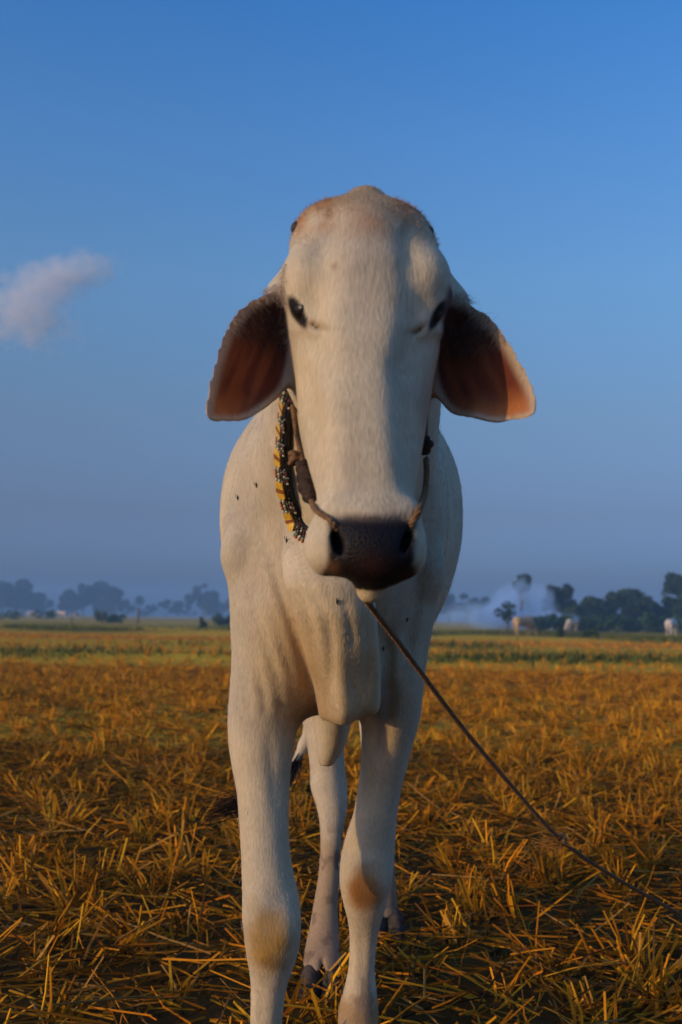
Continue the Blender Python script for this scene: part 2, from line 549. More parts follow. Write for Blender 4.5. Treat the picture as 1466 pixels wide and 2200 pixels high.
# trunk: (y, cx, rx, cz, r_bottom, r_top, n_bottom, n_top)
tr = [(1.99, 0.0, .13, 1.08, .24, .16, 2.0, 2.2), (2.05, 0.0, .180, 1.10, .31, .27, 2.0, 2.4), (2.15, 0.0, .212, 1.12, .345, .33, 2.0, 2.5),
      (2.28, 0.0, .238, 1.14, .385, .35, 1.9, 2.5), (2.42, -.004, .290, 1.16, .415, .29, 1.75, 2.6), (2.6, 0.0, .302, 1.16, .43, .28, 1.8, 2.6),
      (2.8, .01, .29, 1.15, .40, .28, 1.9, 2.4), (3.0, .03, .262, 1.13, .33, .28, 2.0, 2.2), (3.15, .04, .20, 1.12, .25, .22, 2, 2), (3.24, .045, .12, 1.12, .16, .14, 2, 2)]
prims.append(Loft('y', tr, 0.05, 0.04))
prims.append(Ell((0.0, 2.2, 1.40), (.10, .17, .15), 0.1))                       # hump
prims.append(Loft('z', leg_rows(fl_rows), 0.024))
prims.append(Loft('z', leg_rows(fr_rows), 0.024))
prims.append(Loft('z', leg_rows(hl_rows), 0.05))
prims.append(Loft('z', leg_rows(hr_rows), 0.05))
# muscle: shoulder blade, forearms, gaskin
prims.append(Cap(W(590, 960, 2.03), W(552, 1180, 1.965), .035, .045, 0.05))
prims.append(Cap(W(550, 1470, 1.935), W(556, 1630, 1.90), .034, .018, 0.03))
prims.append(Cap(W(592, 1500, 1.945), W(590, 1640, 1.90), .030, .016, 0.03))
prims.append(Cap(W(846, 1470, 2.03), W(824, 1640, 2.05), .034, .018, 0.03))
prims.append(Ell(W(560, 1965, 1.815), (.022, .02, .03), 0.03))
prims.append(Ell(W(612, 1985, 1.815), (.018, .02, .03), 0.03))
prims.append(Ell(W(770, 1880, 2.065), (.022, .02, .03), 0.03))
prims.append(Ell(W(812, 1885, 2.065), (.018, .02, .03), 0.03))
# neck
prims.append(Cap((-.005, 2.12, 1.17), (0.025, 1.56, 1.33), .225, .150, 0.09, 1.18))
prims.append(Cap((0.0, 2.05, 1.02), (0.03, 1.60, 1.20), .20, .10, 0.08, 1.7))
prims.append(Ell(W(655, 1432, 2.0), (.07, .09, .09), 0.05))                     # brisket beside the dewlap
prims.append(Ell(W(628, 1330, 1.96), (.085, .11, .15), 0.06))
prims.append(Ell(W(745, 1425, 2.06), (.12, .12, .10), 0.05))
# dewlap
dl = [(1060, 640, 780, 1.90, .05), (1130, 615, 790, 1.84, .06), (1200, 602, 798, 1.79, .075), (1260, 608, 803, 1.765, .09), (1320, 628, 809, 1.77, .095), (1400, 654, 819, 1.80, .10),
      (1455, 670, 824, 1.83, .10), (1495, 679, 823, 1.845, .10), (1520, 683, 819, 1.855, .10), (1535, 685, 810, 1.86, .095), (1542, 692, 797, 1.865, .085)]
class Dewlap(Loft):
    """a hanging sheet of skin: curtain folds and an uneven hem"""
    def f(s, x, y, z):
        w = smoothstep(1.0, .80, z)
        return Loft.f(s, x, y + w * (.0045 * np.sin(x * 75 + z * 9 + .6) + .0012 * np.sin(x * 190 + 2 + z * 14)), z + w * (.004 * np.sin(x * 95 + .8) - .13 * (x - .012)))
prims.append(Dewlap('z', leg_rows(dl, 2.5, 2.0), 0.022, 0.005))
nv = [(1490, 650, 775, 2.32, .10), (1540, 672, 757, 2.32, .09), (1580, 678, 748, 2.31, .08), (1610, 680, 738, 2.30, .065), (1632, 682, 726, 2.29, .045), (1643, 688, 712, 2.29, .03)]
prims.append(Loft('z', leg_rows(nv), 0.03))
# tail
tl = [W(760, 1150, 3.30), W(715, 1300, 3.36), W(690, 1450, 3.33), W(668, 1560, 3.28), W(655, 1600, 3.25), W(628, 1650, 3.2)]
for i, (ra, rb) in enumerate([(.045, .032), (.032, .024), (.024, .019), (.019, .017), (.017, .012)]):
    prims.append(Cap(tl[i], tl[i + 1], ra, rb, 0.02))
# head: (py, xl, xr, yfront, yback, nfront, nback)
hd = [(424, 768, 806, 1.415, 1.45, 2, 2), (432, 742, 830, 1.395, 1.48, 2, 2), (444, 705, 858, 1.375, 1.51, 2, 2), (454, 662, 894, 1.365, 1.53, 2.2, 2.2), (466, 645, 909, 1.357, 1.54, 2.3, 2.3), (490, 633, 925, 1.345, 1.56, 2.4, 2),
      (525, 624, 939, 1.333, 1.57, 2.5, 2), (600, 614, 958, 1.318, 1.58, 2.5, 2), (650, 618, 956, 1.31, 1.58, 2.3, 2), (720, 628, 945, 1.30, 1.575, 2.0, 2),
      (800, 635, 931, 1.29, 1.55, 1.9, 2), (900, 643, 916, 1.272, 1.50, 1.9, 2.2), (1000, 664, 900, 1.26, 1.42, 2.0, 2.2),
      (1060, 682, 888, 1.253, 1.395, 2.2, 2.2), (1095, 682, 889, 1.245, 1.385, 2.4, 2.2), (1140, 673, 899, 1.23, 1.38, 2.5, 2.2),
      (1180, 671, 902, 1.222, 1.37, 2.5, 2.2), (1205, 680, 902, 1.224, 1.36, 2.4, 2.2), (1225, 698, 892, 1.23, 1.35, 2.2, 2), (1242, 742, 866, 1.24, 1.335, 2.2, 2), (1253, 778, 842, 1.25, 1.32, 2, 2)]
rows = []
for py, xl, xr, yf, yb, nf, nb in hd:
    d = yf + (yb - yf) * 0.42
    a, b = W(xl, py, d), W(xr, py, d)
    zc = W((xl + xr) / 2, py, yf + (yb - yf) * (.36 if py < 560 else .2))[2]
    rows.append((zc, (a[0] + b[0]) / 2, (b[0] - a[0]) / 2, d, d - yf, yb - d, nf, nb))
HEAD = Loft('z', rows, 0.05, 0.006)
prims.append(HEAD)
br = [(560, 715, 860, 1.317, 1.42), (650, 702, 868, 1.301, 1.40), (720, 695, 862, 1.289, 1.39), (800, 690, 850, 1.278, 1.38), (900, 694, 852, 1.262, 1.36),
      (1000, 700, 862, 1.248, 1.34), (1060, 700, 872, 1.241, 1.33), (1095, 700, 874, 1.234, 1.32)]
rows = []
for py, xl, xr, yf, yb in br:
    d = (yf + yb) / 2
    a, b = W(xl, py, yf + .02), W(xr, py, yf + .02)
    rows.append((W(780, py, yf)[2], (a[0] + b[0]) / 2, (b[0] - a[0]) / 2, d, d - yf + .003, yb - d, 3.6, 2.5))
prims.append(Loft('z', rows, 0.018))
# muzzle: soft rounded lips and the ridge of hair above the nose pad
prims.append(Ell(W(699, 1176, 1.268), (.024, .03, .036), 0.022))
prims.append(Ell(W(878, 1174, 1.268), (.019, .03, .036), 0.022))
prims.append(Cap(W(722, 1098, 1.252), W(876, 1096, 1.252), .014, .014, 0.02))
prims.append(Ell(W(795, 1180, 1.245), (.05, .033, .04), 0.03))
prims.append(Ell(W(796, 1268, 1.272), (.018, .019, .017), 0.008))                # lower lip
# brows and eye surrounds
prims.append(Ell(W(660, 606, 1.366), (.032, .042, .040), 0.03))
prims.append(Ell(W(914, 606, 1.366), (.032, .042, .040), 0.03))
prims.append(Ell(W(786, 570, 1.345), (.045, .035, .07), 0.04))
for mx in (1, -1):
    def ME(x, y, d): return W(x if mx > 0 else 2 * 789 - x, y + (0 if mx > 0 else 4), d)
    prims.append(Cap(ME(620, 636, 1.385), ME(648, 648, 1.350), .010, .011, 0.012))     # upper lid
    prims.append(Cap(ME(648, 648, 1.350), ME(669, 690, 1.335), .011, .007, 0.012))
    prims.append(Cap(ME(630, 708, 1.38), ME(662, 704, 1.343), .007, .006, 0.012))       # lower lid
    prims.append(Cap(ME(668, 696, 1.337), ME(706, 716, 1.318), .006, .004, 0.012))      # fold from the inner corner
prims.append(Ell(W(786, 436, 1.42), (.026, .035, .016), 0.022))
prims.append(Ell(W(520, 1190, 1.965), (.030, .040, .045), 0.035))                 # points of the shoulders
prims.append(Ell(W(920, 1226, 1.995), (.028, .040, .045), 0.035))                  # poll
# ears
ear_l = np.array([(618, 612), (590, 612), (552, 632), (512, 672), (484, 728), (464, 805), (449, 882), (446, 928), (472, 930), (540, 902), (594, 852), (622, 790), (630, 720), (628, 660)], float)
ear_r = np.array([(948, 628), (985, 626), (1025, 645), (1062, 685), (1092, 735), (1117, 798), (1140, 862), (1147, 908), (1128, 925), (1058, 913), (986, 884), (948, 828), (932, 755), (932, 680)], float)
class Ear:
    k = 0.018
    def __init__(s, poly, side):
        s.side = side
        s.poly = chaikin(np.array([(W(p[0], p[1], 1.378)[0], W(p[0], p[1], 1.41)[2]) for p in poly]), 2)
        lo, hi = s.poly.min(0), s.poly.max(0)
        s.bb = (np.array((lo[0], 1.28, lo[1])), np.array((hi[0], 1.52, hi[1])))
        s.xo = lo[0] if side < 0 else hi[0]
    def surf(s, x, z):
        d2 = poly_sdf(x, z, s.poly)
        ins = np.maximum(-d2, 0)
        rim = np.abs(x - s.xo)
        y = 1.335 + 1.15 * rim + 0.036 * (1 - np.exp(-ins / 0.016))
        y = y - 0.009 * np.sin(rim * 110) * np.exp(-((z - s.bb[0][2]) / .075) ** 2)
        return d2, y
    def f(s, x, y, z):
        d2, ys = s.surf(x, z)
        a = (np.abs(y - ys) - 0.0095) / 1.55
        r = .005
        a, d2 = a + r, d2 + r
        return np.minimum(np.maximum(a, d2), 0) + np.sqrt(np.maximum(a, 0) ** 2 + np.maximum(d2, 0) ** 2) - r
EL, ER = Ear(ear_l, -1), Ear(ear_r, 1)
prims += [EL, ER]
prims.append(Cap(W(642, 596, 1.49), W(590, 640, 1.455), .026, .014, 0.03))        # ear roots
prims.append(Cap(W(932, 604, 1.49), W(988, 646, 1.455), .026, .014, 0.03))
prims.append(Cap(W(612, 640, 1.47), W(612, 700, 1.47), .022, .014, 0.02))
prims.append(Cap(W(950, 650, 1.47), W(948, 710, 1.47), .022, .014, 0.02))

def PL(*p): return chaikin(np.array(p, float), 2, closed=False)
# skin folds: (polyline in pixels, depth of fold, width in px, nearest and farthest distance)
folds = [(PL((585, 1150), (596, 1250), (622, 1330), (652, 1430), (674, 1530)), .005, 13, 1.55, 2.2),
         (PL((468, 1060), (474, 1130), (480, 1200), (492, 1270), (502, 1340)), .012, 9, 2.12, 2.42), (PL((930, 930), (944, 1100), (951, 1230), (938, 1330), (922, 1400)), .004, 9, 2.15, 2.5),
         (PL((612, 1160), (640, 1240), (668, 1330), (690, 1400)), .004, 9, 1.55, 2.2),
         (PL((640, 1185), (672, 1270), (706, 1340), (735, 1410)), .002, 10, 1.5, 2.1),
         (PL((730, 1270), (752, 1330), (760, 1400)), .003, 7, 1.5, 2.1),
         (PL((700, 1300), (714, 1400), (706, 1530)), .003, 9, 1.5, 2.1), (PL((785, 1300), (793, 1400), (788, 1490)), .004, 8, 1.5, 2.1), (PL((560, 2100), (562, 2200)), .003, 10, 1.7, 2.0), (PL((777, 1985), (779, 2120)), .003, 9, 1.9, 2.3), (PL((800, 1640), (788, 1760)), .003, 10, 1.9, 2.3),
         (PL((668, 715), (690, 735), (712, 790)), .005, 26, 1.2, 1.42), (PL((912, 718), (890, 738), (868, 790)), .005, 26, 1.2, 1.42), (PL((652, 760), (668, 850), (684, 940)), .003, 16, 1.2, 1.42),
         (PL((560, 1395), (610, 1465), (655, 1515)), .0014, 7, 1.8, 2.2),
         (PL((595, 1380), (635, 1450), (668, 1500)), .0014, 7, 1.8, 2.2),
         (PL((535, 1450), (590, 1510), (640, 1530)), .0014, 8, 1.8, 2.2),
         (PL((620, 1400), (650, 1440), (672, 1480)), .0014, 6, 1.8, 2.2),
         (PL((828, 1330), (836, 1420), (826, 1510)), .010, 14, 1.7, 2.2),
         (PL((905, 1150), (900, 1260), (880, 1360), (868, 1440)), .006, 14, 1.8, 2.3),
         (PL((535, 960), (520, 1060), (530, 1180), (548, 1290), (560, 1380)), .003, 18, 1.8, 2.3),
         (PL((570, 930), (560, 1040), (575, 1150)), .002, 14, 1.7, 2.3),
         (PL((600, 960), (585, 1060), (600, 1150)), .002, 12, 1.6, 2.3),
         (PL((850, 1440), (835, 1540), (815, 1640)), .007, 12, 1.9, 2.2),
         (PL((570, 1550), (585, 1640), (592, 1760)), .003, 14, 1.8, 2.1),
         
         (PL((755, 1450), (775, 1500), (782, 1550)), .003, 9, 1.7, 2.0),
         
         (PL((660, 692), (688, 706), (708, 714)), .007, 6, 1.2, 1.42),
         (PL((922, 698), (895, 712), (876, 722)), .007, 6, 1.2, 1.42),
         (PL((705, 475), (690, 520), (688, 560)), .0035, 18, 1.2, 1.45),
         (PL((860, 480), (878, 530), (880, 580)), .0035, 18, 1.2, 1.45),
         (PL((705, 1120), (720, 1112), (800, 1122), (880, 1114), (896, 1122)), .004, 6, 1.15, 1.3),
         (PL((693, 2050), (693, 2110)), .012, 5, 2.4, 2.62),
         (PL((668, 1215), (730, 1243), (800, 1250), (870, 1240), (905, 1215)), .003, 4, 1.15, 1.36),
         (PL((660, 760), (672, 860), (690, 960)), .002, 10, 1.2, 1.4)]
nos_l, nos_r = W(724, 1163, 1.222), W(874, 1160, 1.222)
def body_post(f, x, y, z):
    near = np.abs(f) < 0.05
    if not near.any(): return f
    f = f.copy()
    X, Y, Z, g = x[near], y[near], z[near], f[near]
    px, py = PIX(X, Y, Z)
    for pl, amp, wid, d0, d1 in folds:
        m = (Y > d0) & (Y < d1) & (px > pl[:, 0].min() - 3 * wid) & (px < pl[:, 0].max() + 3 * wid) & (py > pl[:, 1].min() - 3 * wid) & (py < pl[:, 1].max() + 3 * wid)
        if not m.any(): continue
        dd = line_dist(px[m], py[m], pl)
        L = np.hypot(*(pl[-1] - pl[0])) * .35
        fade = smoothstep(0, L, np.hypot(px[m] - pl[0][0], py[m] - pl[0][1])) * (.25 + .75 * smoothstep(0, L * .6, np.hypot(px[m] - pl[-1][0], py[m] - pl[-1][1])))
        g[m] += amp * fade * np.exp(-(dd / wid) ** 2)
    # nostrils: comma-shaped hollows
    for c, s in ((nos_l, -1), (nos_r, 1)):
        ex, ey, ez = (X - c[0]) , Y - c[1], Z - c[2]
        u = ex * 0.94 + s * -ez * 0.34; v = s * ex * 0.34 + ez * 0.94
        e = np.sqrt((u / .0062) ** 2 + (ey / .025) ** 2 + (v / .018) ** 2)
        g = np.maximum(g, -(e - 1) * .0062)
    # loose-skin ripples on neck and chest
    m = (Y > 1.6) & (Y < 2.15) & (Z > .75) & (Z < 1.35) & (X < 0.02)
    g[m] += 0.0008 * (.3 + 1.4 * fbm(np.stack([X[m], Y[m], Z[m]], 1), 7, 77, 2)) * np.sin((X[m] * 2.2 + Z[m] * 0.6) * 95 + 2.0 * np.sin(Z[m] * 13)) * smoothstep(0.02, -0.05, X[m]) * smoothstep(-.21, -.14, X[m])
    f[near] = g
    return f

print('building cow ...')
BV, BF = isosurface(prims, 0.0045, body_post)
em = np.zeros(len(BV), bool)
for E in (EL, ER):
    em |= (BV[:, 0] > E.bb[0][0] - .01) & (BV[:, 0] < E.bb[1][0] + .01) & (BV[:, 2] > E.bb[0][2] - .01) & (BV[:, 2] < E.bb[1][2] + .01) & (BV[:, 1] > 1.3) & (BV[:, 1] < 1.56) & (np.abs(BV[:, 0] - .034) > .098)
BV = relax(BV, BF, em, 10)
BN = vnormals(BV, BF)
print('cow verts', len(BV))

# ---- coat colours (dirt, hide and hair colours, with some light and shade painted in)
px, py = PIX(BV[:, 0], BV[:, 1], BV[:, 2])
X, Y, Z = BV.T
n1 = fbm(BV, 9, 1); n2 = fbm(BV, 40, 5); n3 = fbm(BV, 90, 9)
C = np.empty((len(BV), 3)); C[:] = (.605, .497, .335)
C *= (0.84 + 0.30 * n1)[:, None]
def blend(mask, col):
    global C
    C = C * (1 - mask[:, None]) + np.array(col) * mask[:, None]
def gauss(cx, cy, rx, ry): return np.exp(-(((px - cx) / rx) ** 2 + ((py - cy) / ry) ** 2))
def soft_ell(cx, cy, rx, ry, e=0.25):
    q = np.sqrt(((px - cx) / rx) ** 2 + ((py - cy) / ry) ** 2) + (n2 - .5) * .35
    return smoothstep(1 + e, 1 - e, q)
front = BN[:, 1] < 0.35
head = (Y < 1.62) & (Z > 0.94)
legfl = (Y < 2.0) & (Z < .75) & (px < 670)
legfr = (Y > 1.98) & (Y < 2.3) & (Z < .8) & (px > 700)
hind = (Y > 2.45) & (Z < .62)
# warm bounce light from the stubble, painted on the forelegs
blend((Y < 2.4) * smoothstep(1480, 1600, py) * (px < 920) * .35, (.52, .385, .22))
# tan knees
blend(soft_ell(576, 2022, 44, 66, .45) * np.clip(.80 + .4 * n3, 0, 1) * legfl * front, (.42, .235, .055))
blend(soft_ell(590, 2070, 25, 14, .6) * legfl * front * .5, (.20, .09, .03))
blend(soft_ell(545, 1940, 16, 22, .6) * legfl * front * .35, (.42, .28, .11))
blend(soft_ell(783, 1915, 35, 46, .45) * np.clip(.85 + .4 * n3, 0, 1) * legfr * front, (.36, .14, .02))
blend(soft_ell(795, 1865, 30, 16, .6) * legfr * front * .45, (.30, .19, .10))
blend(smoothstep(2110, 2170, py + 60 * (n2 - .5)) * legfr * .85, (.36, .19, .065))
# dirt on lower hind legs
blend(smoothstep(.5, .25, Z + .1 * (n1 - .5)) * hind * .8, (.33, .21, .12))
blend(smoothstep(.52, .62, fbm(BV, 26, 21)) * smoothstep(.46, .30, Z) * hind * .75, (.12, .08, .06))
blend(smoothstep(.25, .1, Z) * hind * .4, (.30, .19, .12))
blend((Y > 2.95) * smoothstep(.35, .15, Z) * .6, (.16, .10, .07))
blend(smoothstep(.6, .68, fbm(BV, 30, 31)) * smoothstep(.24, .17, Z) * legfr * .6, (.2, .13, .09))
# grubby shoulder, mottled coat, form shading painted darker on the chest
blend(gauss(512, 1215, 26, 20) * (Y > 1.8) * (Y < 2.3) * .5, (.36, .27, .17))
blend(smoothstep(.45, .75, n1) * .25, (.47, .38, .26))
blend((Y > 1.75) * (Y < 2.25) * smoothstep(.60, .78, Z) * smoothstep(1.3, 1.1, Z) * smoothstep(470, 520, px) * .6, (.45, .36, .235))
# orange stubble bounce painted on throat, brisket and dewlap, deeper along the crease
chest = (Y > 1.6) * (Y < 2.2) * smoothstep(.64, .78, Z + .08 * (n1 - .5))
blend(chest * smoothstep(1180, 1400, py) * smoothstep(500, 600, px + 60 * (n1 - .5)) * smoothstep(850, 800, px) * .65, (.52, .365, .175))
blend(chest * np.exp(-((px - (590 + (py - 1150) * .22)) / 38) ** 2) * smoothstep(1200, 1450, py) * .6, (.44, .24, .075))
blend(gauss(820, 1560, 30, 110) * (Y > 1.95) * (Y < 2.3) * .6, (.22, .15, .11))  # dark brown patch down the upper right foreleg
for gx, gy, rr in [(655, 1420, 14), (545, 1370, 16), (520, 1330, 20)]:
    blend(gauss(gx, gy, rr, rr) * (Y > 1.6) * .15, (.4, .3, .22))
blend(smoothstep(.52, .72, fbm(BV, 6, 41)) * .28, (.36, .31, .25))
blend(smoothstep(.60, .72, fbm(BV, 22, 51)) * .22, (.34, .25, .17))
# face: grey-brown forehead streaks, rusty poll, black muzzle
blend(head * gauss(785, 470, 60, 50) * .55, (.36, .23, .13))
blend(head * gauss(802, 480, 36, 26) * .5, (.36, .16, .06))
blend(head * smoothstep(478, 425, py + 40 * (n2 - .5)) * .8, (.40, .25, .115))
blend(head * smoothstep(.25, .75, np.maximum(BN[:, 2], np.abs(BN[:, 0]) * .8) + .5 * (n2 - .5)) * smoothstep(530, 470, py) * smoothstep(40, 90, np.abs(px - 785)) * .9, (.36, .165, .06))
blend(head * gauss(775, 590, 45, 110) * .38, (.42, .38, .34))
blend(head * gauss(700, 510, 18, 35) * .4, (.33, .31, .30))
blend(head * gauss(718, 572, 6, 7) * .6, (.25, .13, .08))
blend(head * gauss(690, 905, 40, 90) * .22, (.55, .40, .22))
blend(head * gauss(650, 800, 25, 110) * .25, (.60, .44, .24))
blend(head * gauss(840, 990, 8, 22) * .3, (.3, .2, .15))
wob = 14 * (n2 - .5)
pad = smoothstep(1104, 1122, py + wob + 8 * np.cos((px - 800) / 45)) * smoothstep(694, 712, px + wob + np.maximum(py - 1215, 0) * 0.55) * smoothstep(902, 886, px + wob)
pad = np.maximum(pad, smoothstep(1205, 1226, py + wob) * smoothstep(692, 722, px) * smoothstep(908, 884, px)) * head * (Y < 1.40) * smoothstep(1275, 1265, py)
blend(pad, (.009, .006, .006))
blend(pad * gauss(800, 1215, 40, 24) * .7, (.045, .018, .012))
blend(head * gauss(800, 1108, 80, 12) * .35, (.42, .32, .24))
blend(head * gauss(712, 1222, 16, 16) * .5, (.30, .14, .06))
lc = W(796, 1268, 1.272); lip = (np.sqrt(((X - lc[0]) / .018) ** 2 + ((Y - lc[1]) / .019) ** 2 + ((Z - lc[2]) / .017) ** 2) < 1.12) & (py > 1247)
blend(lip * 1.0, (.62, .48, .28))
# eye surrounds
for ex, ey, s in ((640, 671, 1), (940, 678, -1)):
    u = ((px - ex) * .45 * s + (py - ey) * .89) / 37; v = (-(px - ex) * .89 * s + (py - ey) * .45) / (14 if s > 0 else 10)
    blend(head * smoothstep(1.2, .85, np.sqrt(u * u + v * v) + .25 * (n2 - .5)), (.016, .012, .010))
blend(head * np.maximum(gauss(690, 706, 26, 7), gauss(893, 712, 26, 7)) * .4, (.3, .2, .13))
# ears
for E, pix in ((EL, ear_l), (ER, ear_r)):
    m = (X > E.bb[0][0] - .01) & (X < E.bb[1][0] + .01) & (Z > E.bb[0][2] - .01) & (Z < E.bb[1][2] + .01) & (Y > 1.3)
    idx = np.where(m)[0]
    d2, ys = E.surf(X[idx], Z[idx])
    inside = smoothstep(-.005, -.015, d2) * (Y[idx] < ys + .001)
    rimm = (d2 > -.02) * (d2 < .02) * (np.abs(Y[idx] - ys) < .03)
    back = (Y[idx] > ys + .001) * (np.abs(Y[idx] - ys) < .03) * (d2 < .01)
    streak = smoothstep(.35, .7, fbm(np.stack([(X[idx] - E.xo) * 1.0 + Z[idx] * .35 * E.side, Z[idx] * .12, Y[idx] * .2], 1), 75, 3))
    c = C[idx]
    k = (rimm * .6)[:, None]; c = c * (1 - k) + np.array((.47, .34, .25)) * k
    k = (back * .5)[:, None]; c = c * (1 - k) + np.array((.40, .36, .33)) * k
    tipm = smoothstep(E.bb[0][2] + .060, E.bb[0][2] + .005, Z[idx] + .02 * (n2[idx] - .5))[:, None]
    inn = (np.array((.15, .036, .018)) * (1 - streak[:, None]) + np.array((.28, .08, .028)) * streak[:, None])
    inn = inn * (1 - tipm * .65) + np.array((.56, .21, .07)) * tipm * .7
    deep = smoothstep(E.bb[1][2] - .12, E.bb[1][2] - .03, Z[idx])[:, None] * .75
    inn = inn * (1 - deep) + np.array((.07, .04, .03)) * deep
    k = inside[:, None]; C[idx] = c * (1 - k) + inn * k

def coat_material():
    m, t, b = new_mat("short_coat")
    a = t.nodes.new('ShaderNodeAttribute'); a.attribute_name = 'Col'
    tc = t.nodes.new('ShaderNodeTexCoord')
    mp = t.nodes.new('ShaderNodeMapping'); mp.inputs['Scale'].default_value = (260, 260, 70)
    t.links.new(tc.outputs['Object'], mp.inputs['Vector'])
    n = t.nodes.new('ShaderNodeTexNoise'); n.inputs['Scale'].default_value = 1.0; n.inputs['Detail'].default_value = 4
    t.links.new(mp.outputs[0], n.inputs['Vector'])
    nb = t.nodes.new('ShaderNodeTexNoise'); nb.inputs['Scale'].default_value = 14.0; nb.inputs['Detail'].default_value = 6
    t.links.new(tc.outputs['Object'], nb.inputs['Vector'])
    mr = t.nodes.new('ShaderNodeMapRange'); mr.inputs[1].default_value = .3; mr.inputs[2].default_value = .7
    mr.inputs[3].default_value = .84; mr.inputs[4].default_value = 1.08
    t.links.new(n.outputs['Fac'], mr.inputs[0])
    mr2 = t.nodes.new('ShaderNodeMapRange'); mr2.inputs[1].default_value = .3; mr2.inputs[2].default_value = .7
    mr2.inputs[3].default_value = .9; mr2.inputs[4].default_value = 1.05
    t.links.new(nb.outputs['Fac'], mr2.inputs[0])
    mm = t.nodes.new('ShaderNodeMath'); mm.operation = 'MULTIPLY'
    t.links.new(mr.outputs[0], mm.inputs[0]); t.links.new(mr2.outputs[0], mm.inputs[1])
    mx = t.nodes.new('ShaderNodeMix'); mx.data_type = 'RGBA'; mx.blend_type = 'MULTIPLY'; mx.inputs[0].default_value = 1
    t.links.new(a.outputs['Color'], mx.inputs[6]); t.links.new(mm.outputs[0], mx.inputs[7])
    t.links.new(mx.outputs[2], b.inputs['Base Color'])
    b.inputs['Roughness'].default_value = .75
    b.inputs['Specular IOR Level'].default_value = .18
    b.inputs['Sheen Weight'].default_value = .0
    b.inputs['Sheen Roughness'].default_value = .5
    b.inputs['Subsurface Weight'].default_value = .12
    b.inputs['Subsurface Radius'].default_value = (.012, .005, .003)
    b.inputs['Subsurface Scale'].default_value = .6
    bp = t.nodes.new('ShaderNodeBump'); bp.inputs['Strength'].default_value = .35; bp.inputs['Distance'].default_value = .004
    vo = t.nodes.new('ShaderNodeTexVoronoi'); vo.inputs['Scale'].default_value = 330
    t.links.new(tc.outputs['Object'], vo.inputs['Vector'])
    mh = t.nodes.new('ShaderNodeMix'); mh.data_type = 'FLOAT'
    t.links.new(a.outputs['Alpha'], mh.inputs[0]); t.links.new(n.outputs['Fac'], mh.inputs[2]); t.links.new(vo.outputs['Distance'], mh.inputs[3])
    t.links.new(mh.outputs[0], bp.inputs['Height']); t.links.new(bp.outputs[0], b.inputs['Normal'])
    mro = t.nodes.new('ShaderNodeMapRange'); mro.inputs[3].default_value = .75; mro.inputs[4].default_value = .5   # the bare nose is moist
    t.links.new(a.outputs['Alpha'], mro.inputs[0]); t.links.new(mro.outputs[0], b.inputs['Roughness'])
    return m
M_coat = coat_material()
cow = empty('cow', COW_O)
tag(cow, 'large cream white humped cow facing us with drooping ears and a black muzzle', 'cow')
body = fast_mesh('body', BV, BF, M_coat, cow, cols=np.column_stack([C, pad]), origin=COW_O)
bvh = BVHTree.FromPolygons([Vector(v) for v in BV.tolist()], BF.tolist())
def hit(px_, py_, d0=1.0):
    o = Vector((0, 0, CAMH)); d = (Vector(W(px_, py_, 1.0)) - o).normalized()
    r = bvh.ray_cast(o + d * d0, d)
    return (np.array(r[0]), np.array(r[1])) if r[0] is not None else (None, None)

# eyes
def ball(rx, ry, rz, seg=24, rings=16):
    th = np.linspace(0, np.pi, rings + 1); ph = np.linspace(0, 2 * np.pi, seg, endpoint=False)
    V = np.stack([rx * np.sin(th)[:, None] * np.cos(ph), ry * np.sin(th)[:, None] * np.sin(ph), rz * np.cos(th)[:, None] * np.ones(seg)], -1).reshape(-1, 3)
    i = np.arange(rings)[:, None]; j = np.arange(seg)[None]; j2 = (j + 1) % seg
    F = np.stack([i * seg + j, (i + 1) * seg + j, (i + 1) * seg + j2, i * seg + j2], -1).reshape(-1, 4)
    return V, F
m_eye, _, b = new_mat('wet_dark_eye'); b.inputs['Base Color'].default_value = (.012, .008, .006, 1); b.inputs['Roughness'].default_value = .3; b.inputs['Specular IOR Level'].default_value = .3
for ex, ey in ((640, 675), (942, 681)):
    p, n = hit(ex, ey)
    if p is None: continue
    V, F = ball(.016, .016, .016)
    fast_mesh('eye', V + (p - n * .0135), F, m_eye, cow, origin=COW_O)
# horn buds
m_horn = simple_mat('dark_horn', (.05, .035, .03), .6, .3, 90)
for hx, hy in ((656, 480), (904, 488)):
    pt, nn = hit(hx, hy)
    V, F = ball(.008, .012, .009)
    fast_mesh('horn_bud', V + pt + np.array((-.013 if hx < 780 else .013, .035, .006)), F, m_horn, cow, origin=COW_O)
# hooves: two claws per foot
m_hoof = simple_mat('grey_hoof', (.075, .058, .046), .85, .35, 60, .3, 200, .08)
class Claw:
    k = .004
    def __init__(s): s.bb = (np.array((-.034, -.06, -.002)), np.array((.034, .05, .075)))
    def f(s, x, y, z):
        e = Ell((0, -.005 - 0, .01), (.031, .055, .068)).f(x, y + (z - .01) * -.35, z)
        return np.maximum(e, -z)
CV, CF = isosurface([Claw()], .004, pad=.012)
for (fx, fy, rz) in ((W(572, 2410, 1.84)[0], 1.81, 0), (W(769, 2260, 2.09)[0], 2.06, .05), (W(693, 2090, 2.56)[0], 2.535, -.1), (W(830, 1970, 3.03)[0], 3.0, 0)):
    for s in (-1, 1):
        c, q = math.cos(rz + s * .09), math.sin(rz + s * .09)
        V = CV.copy(); V = np.stack([V[:, 0] * c - V[:, 1] * q, V[:, 0] * q + V[:, 1] * c, V[:, 2]], 1)
        fast_mesh('hoof_claw', V + np.array((fx + s * .026, fy, 0.002)), CF, m_hoof, cow, origin=COW_O)
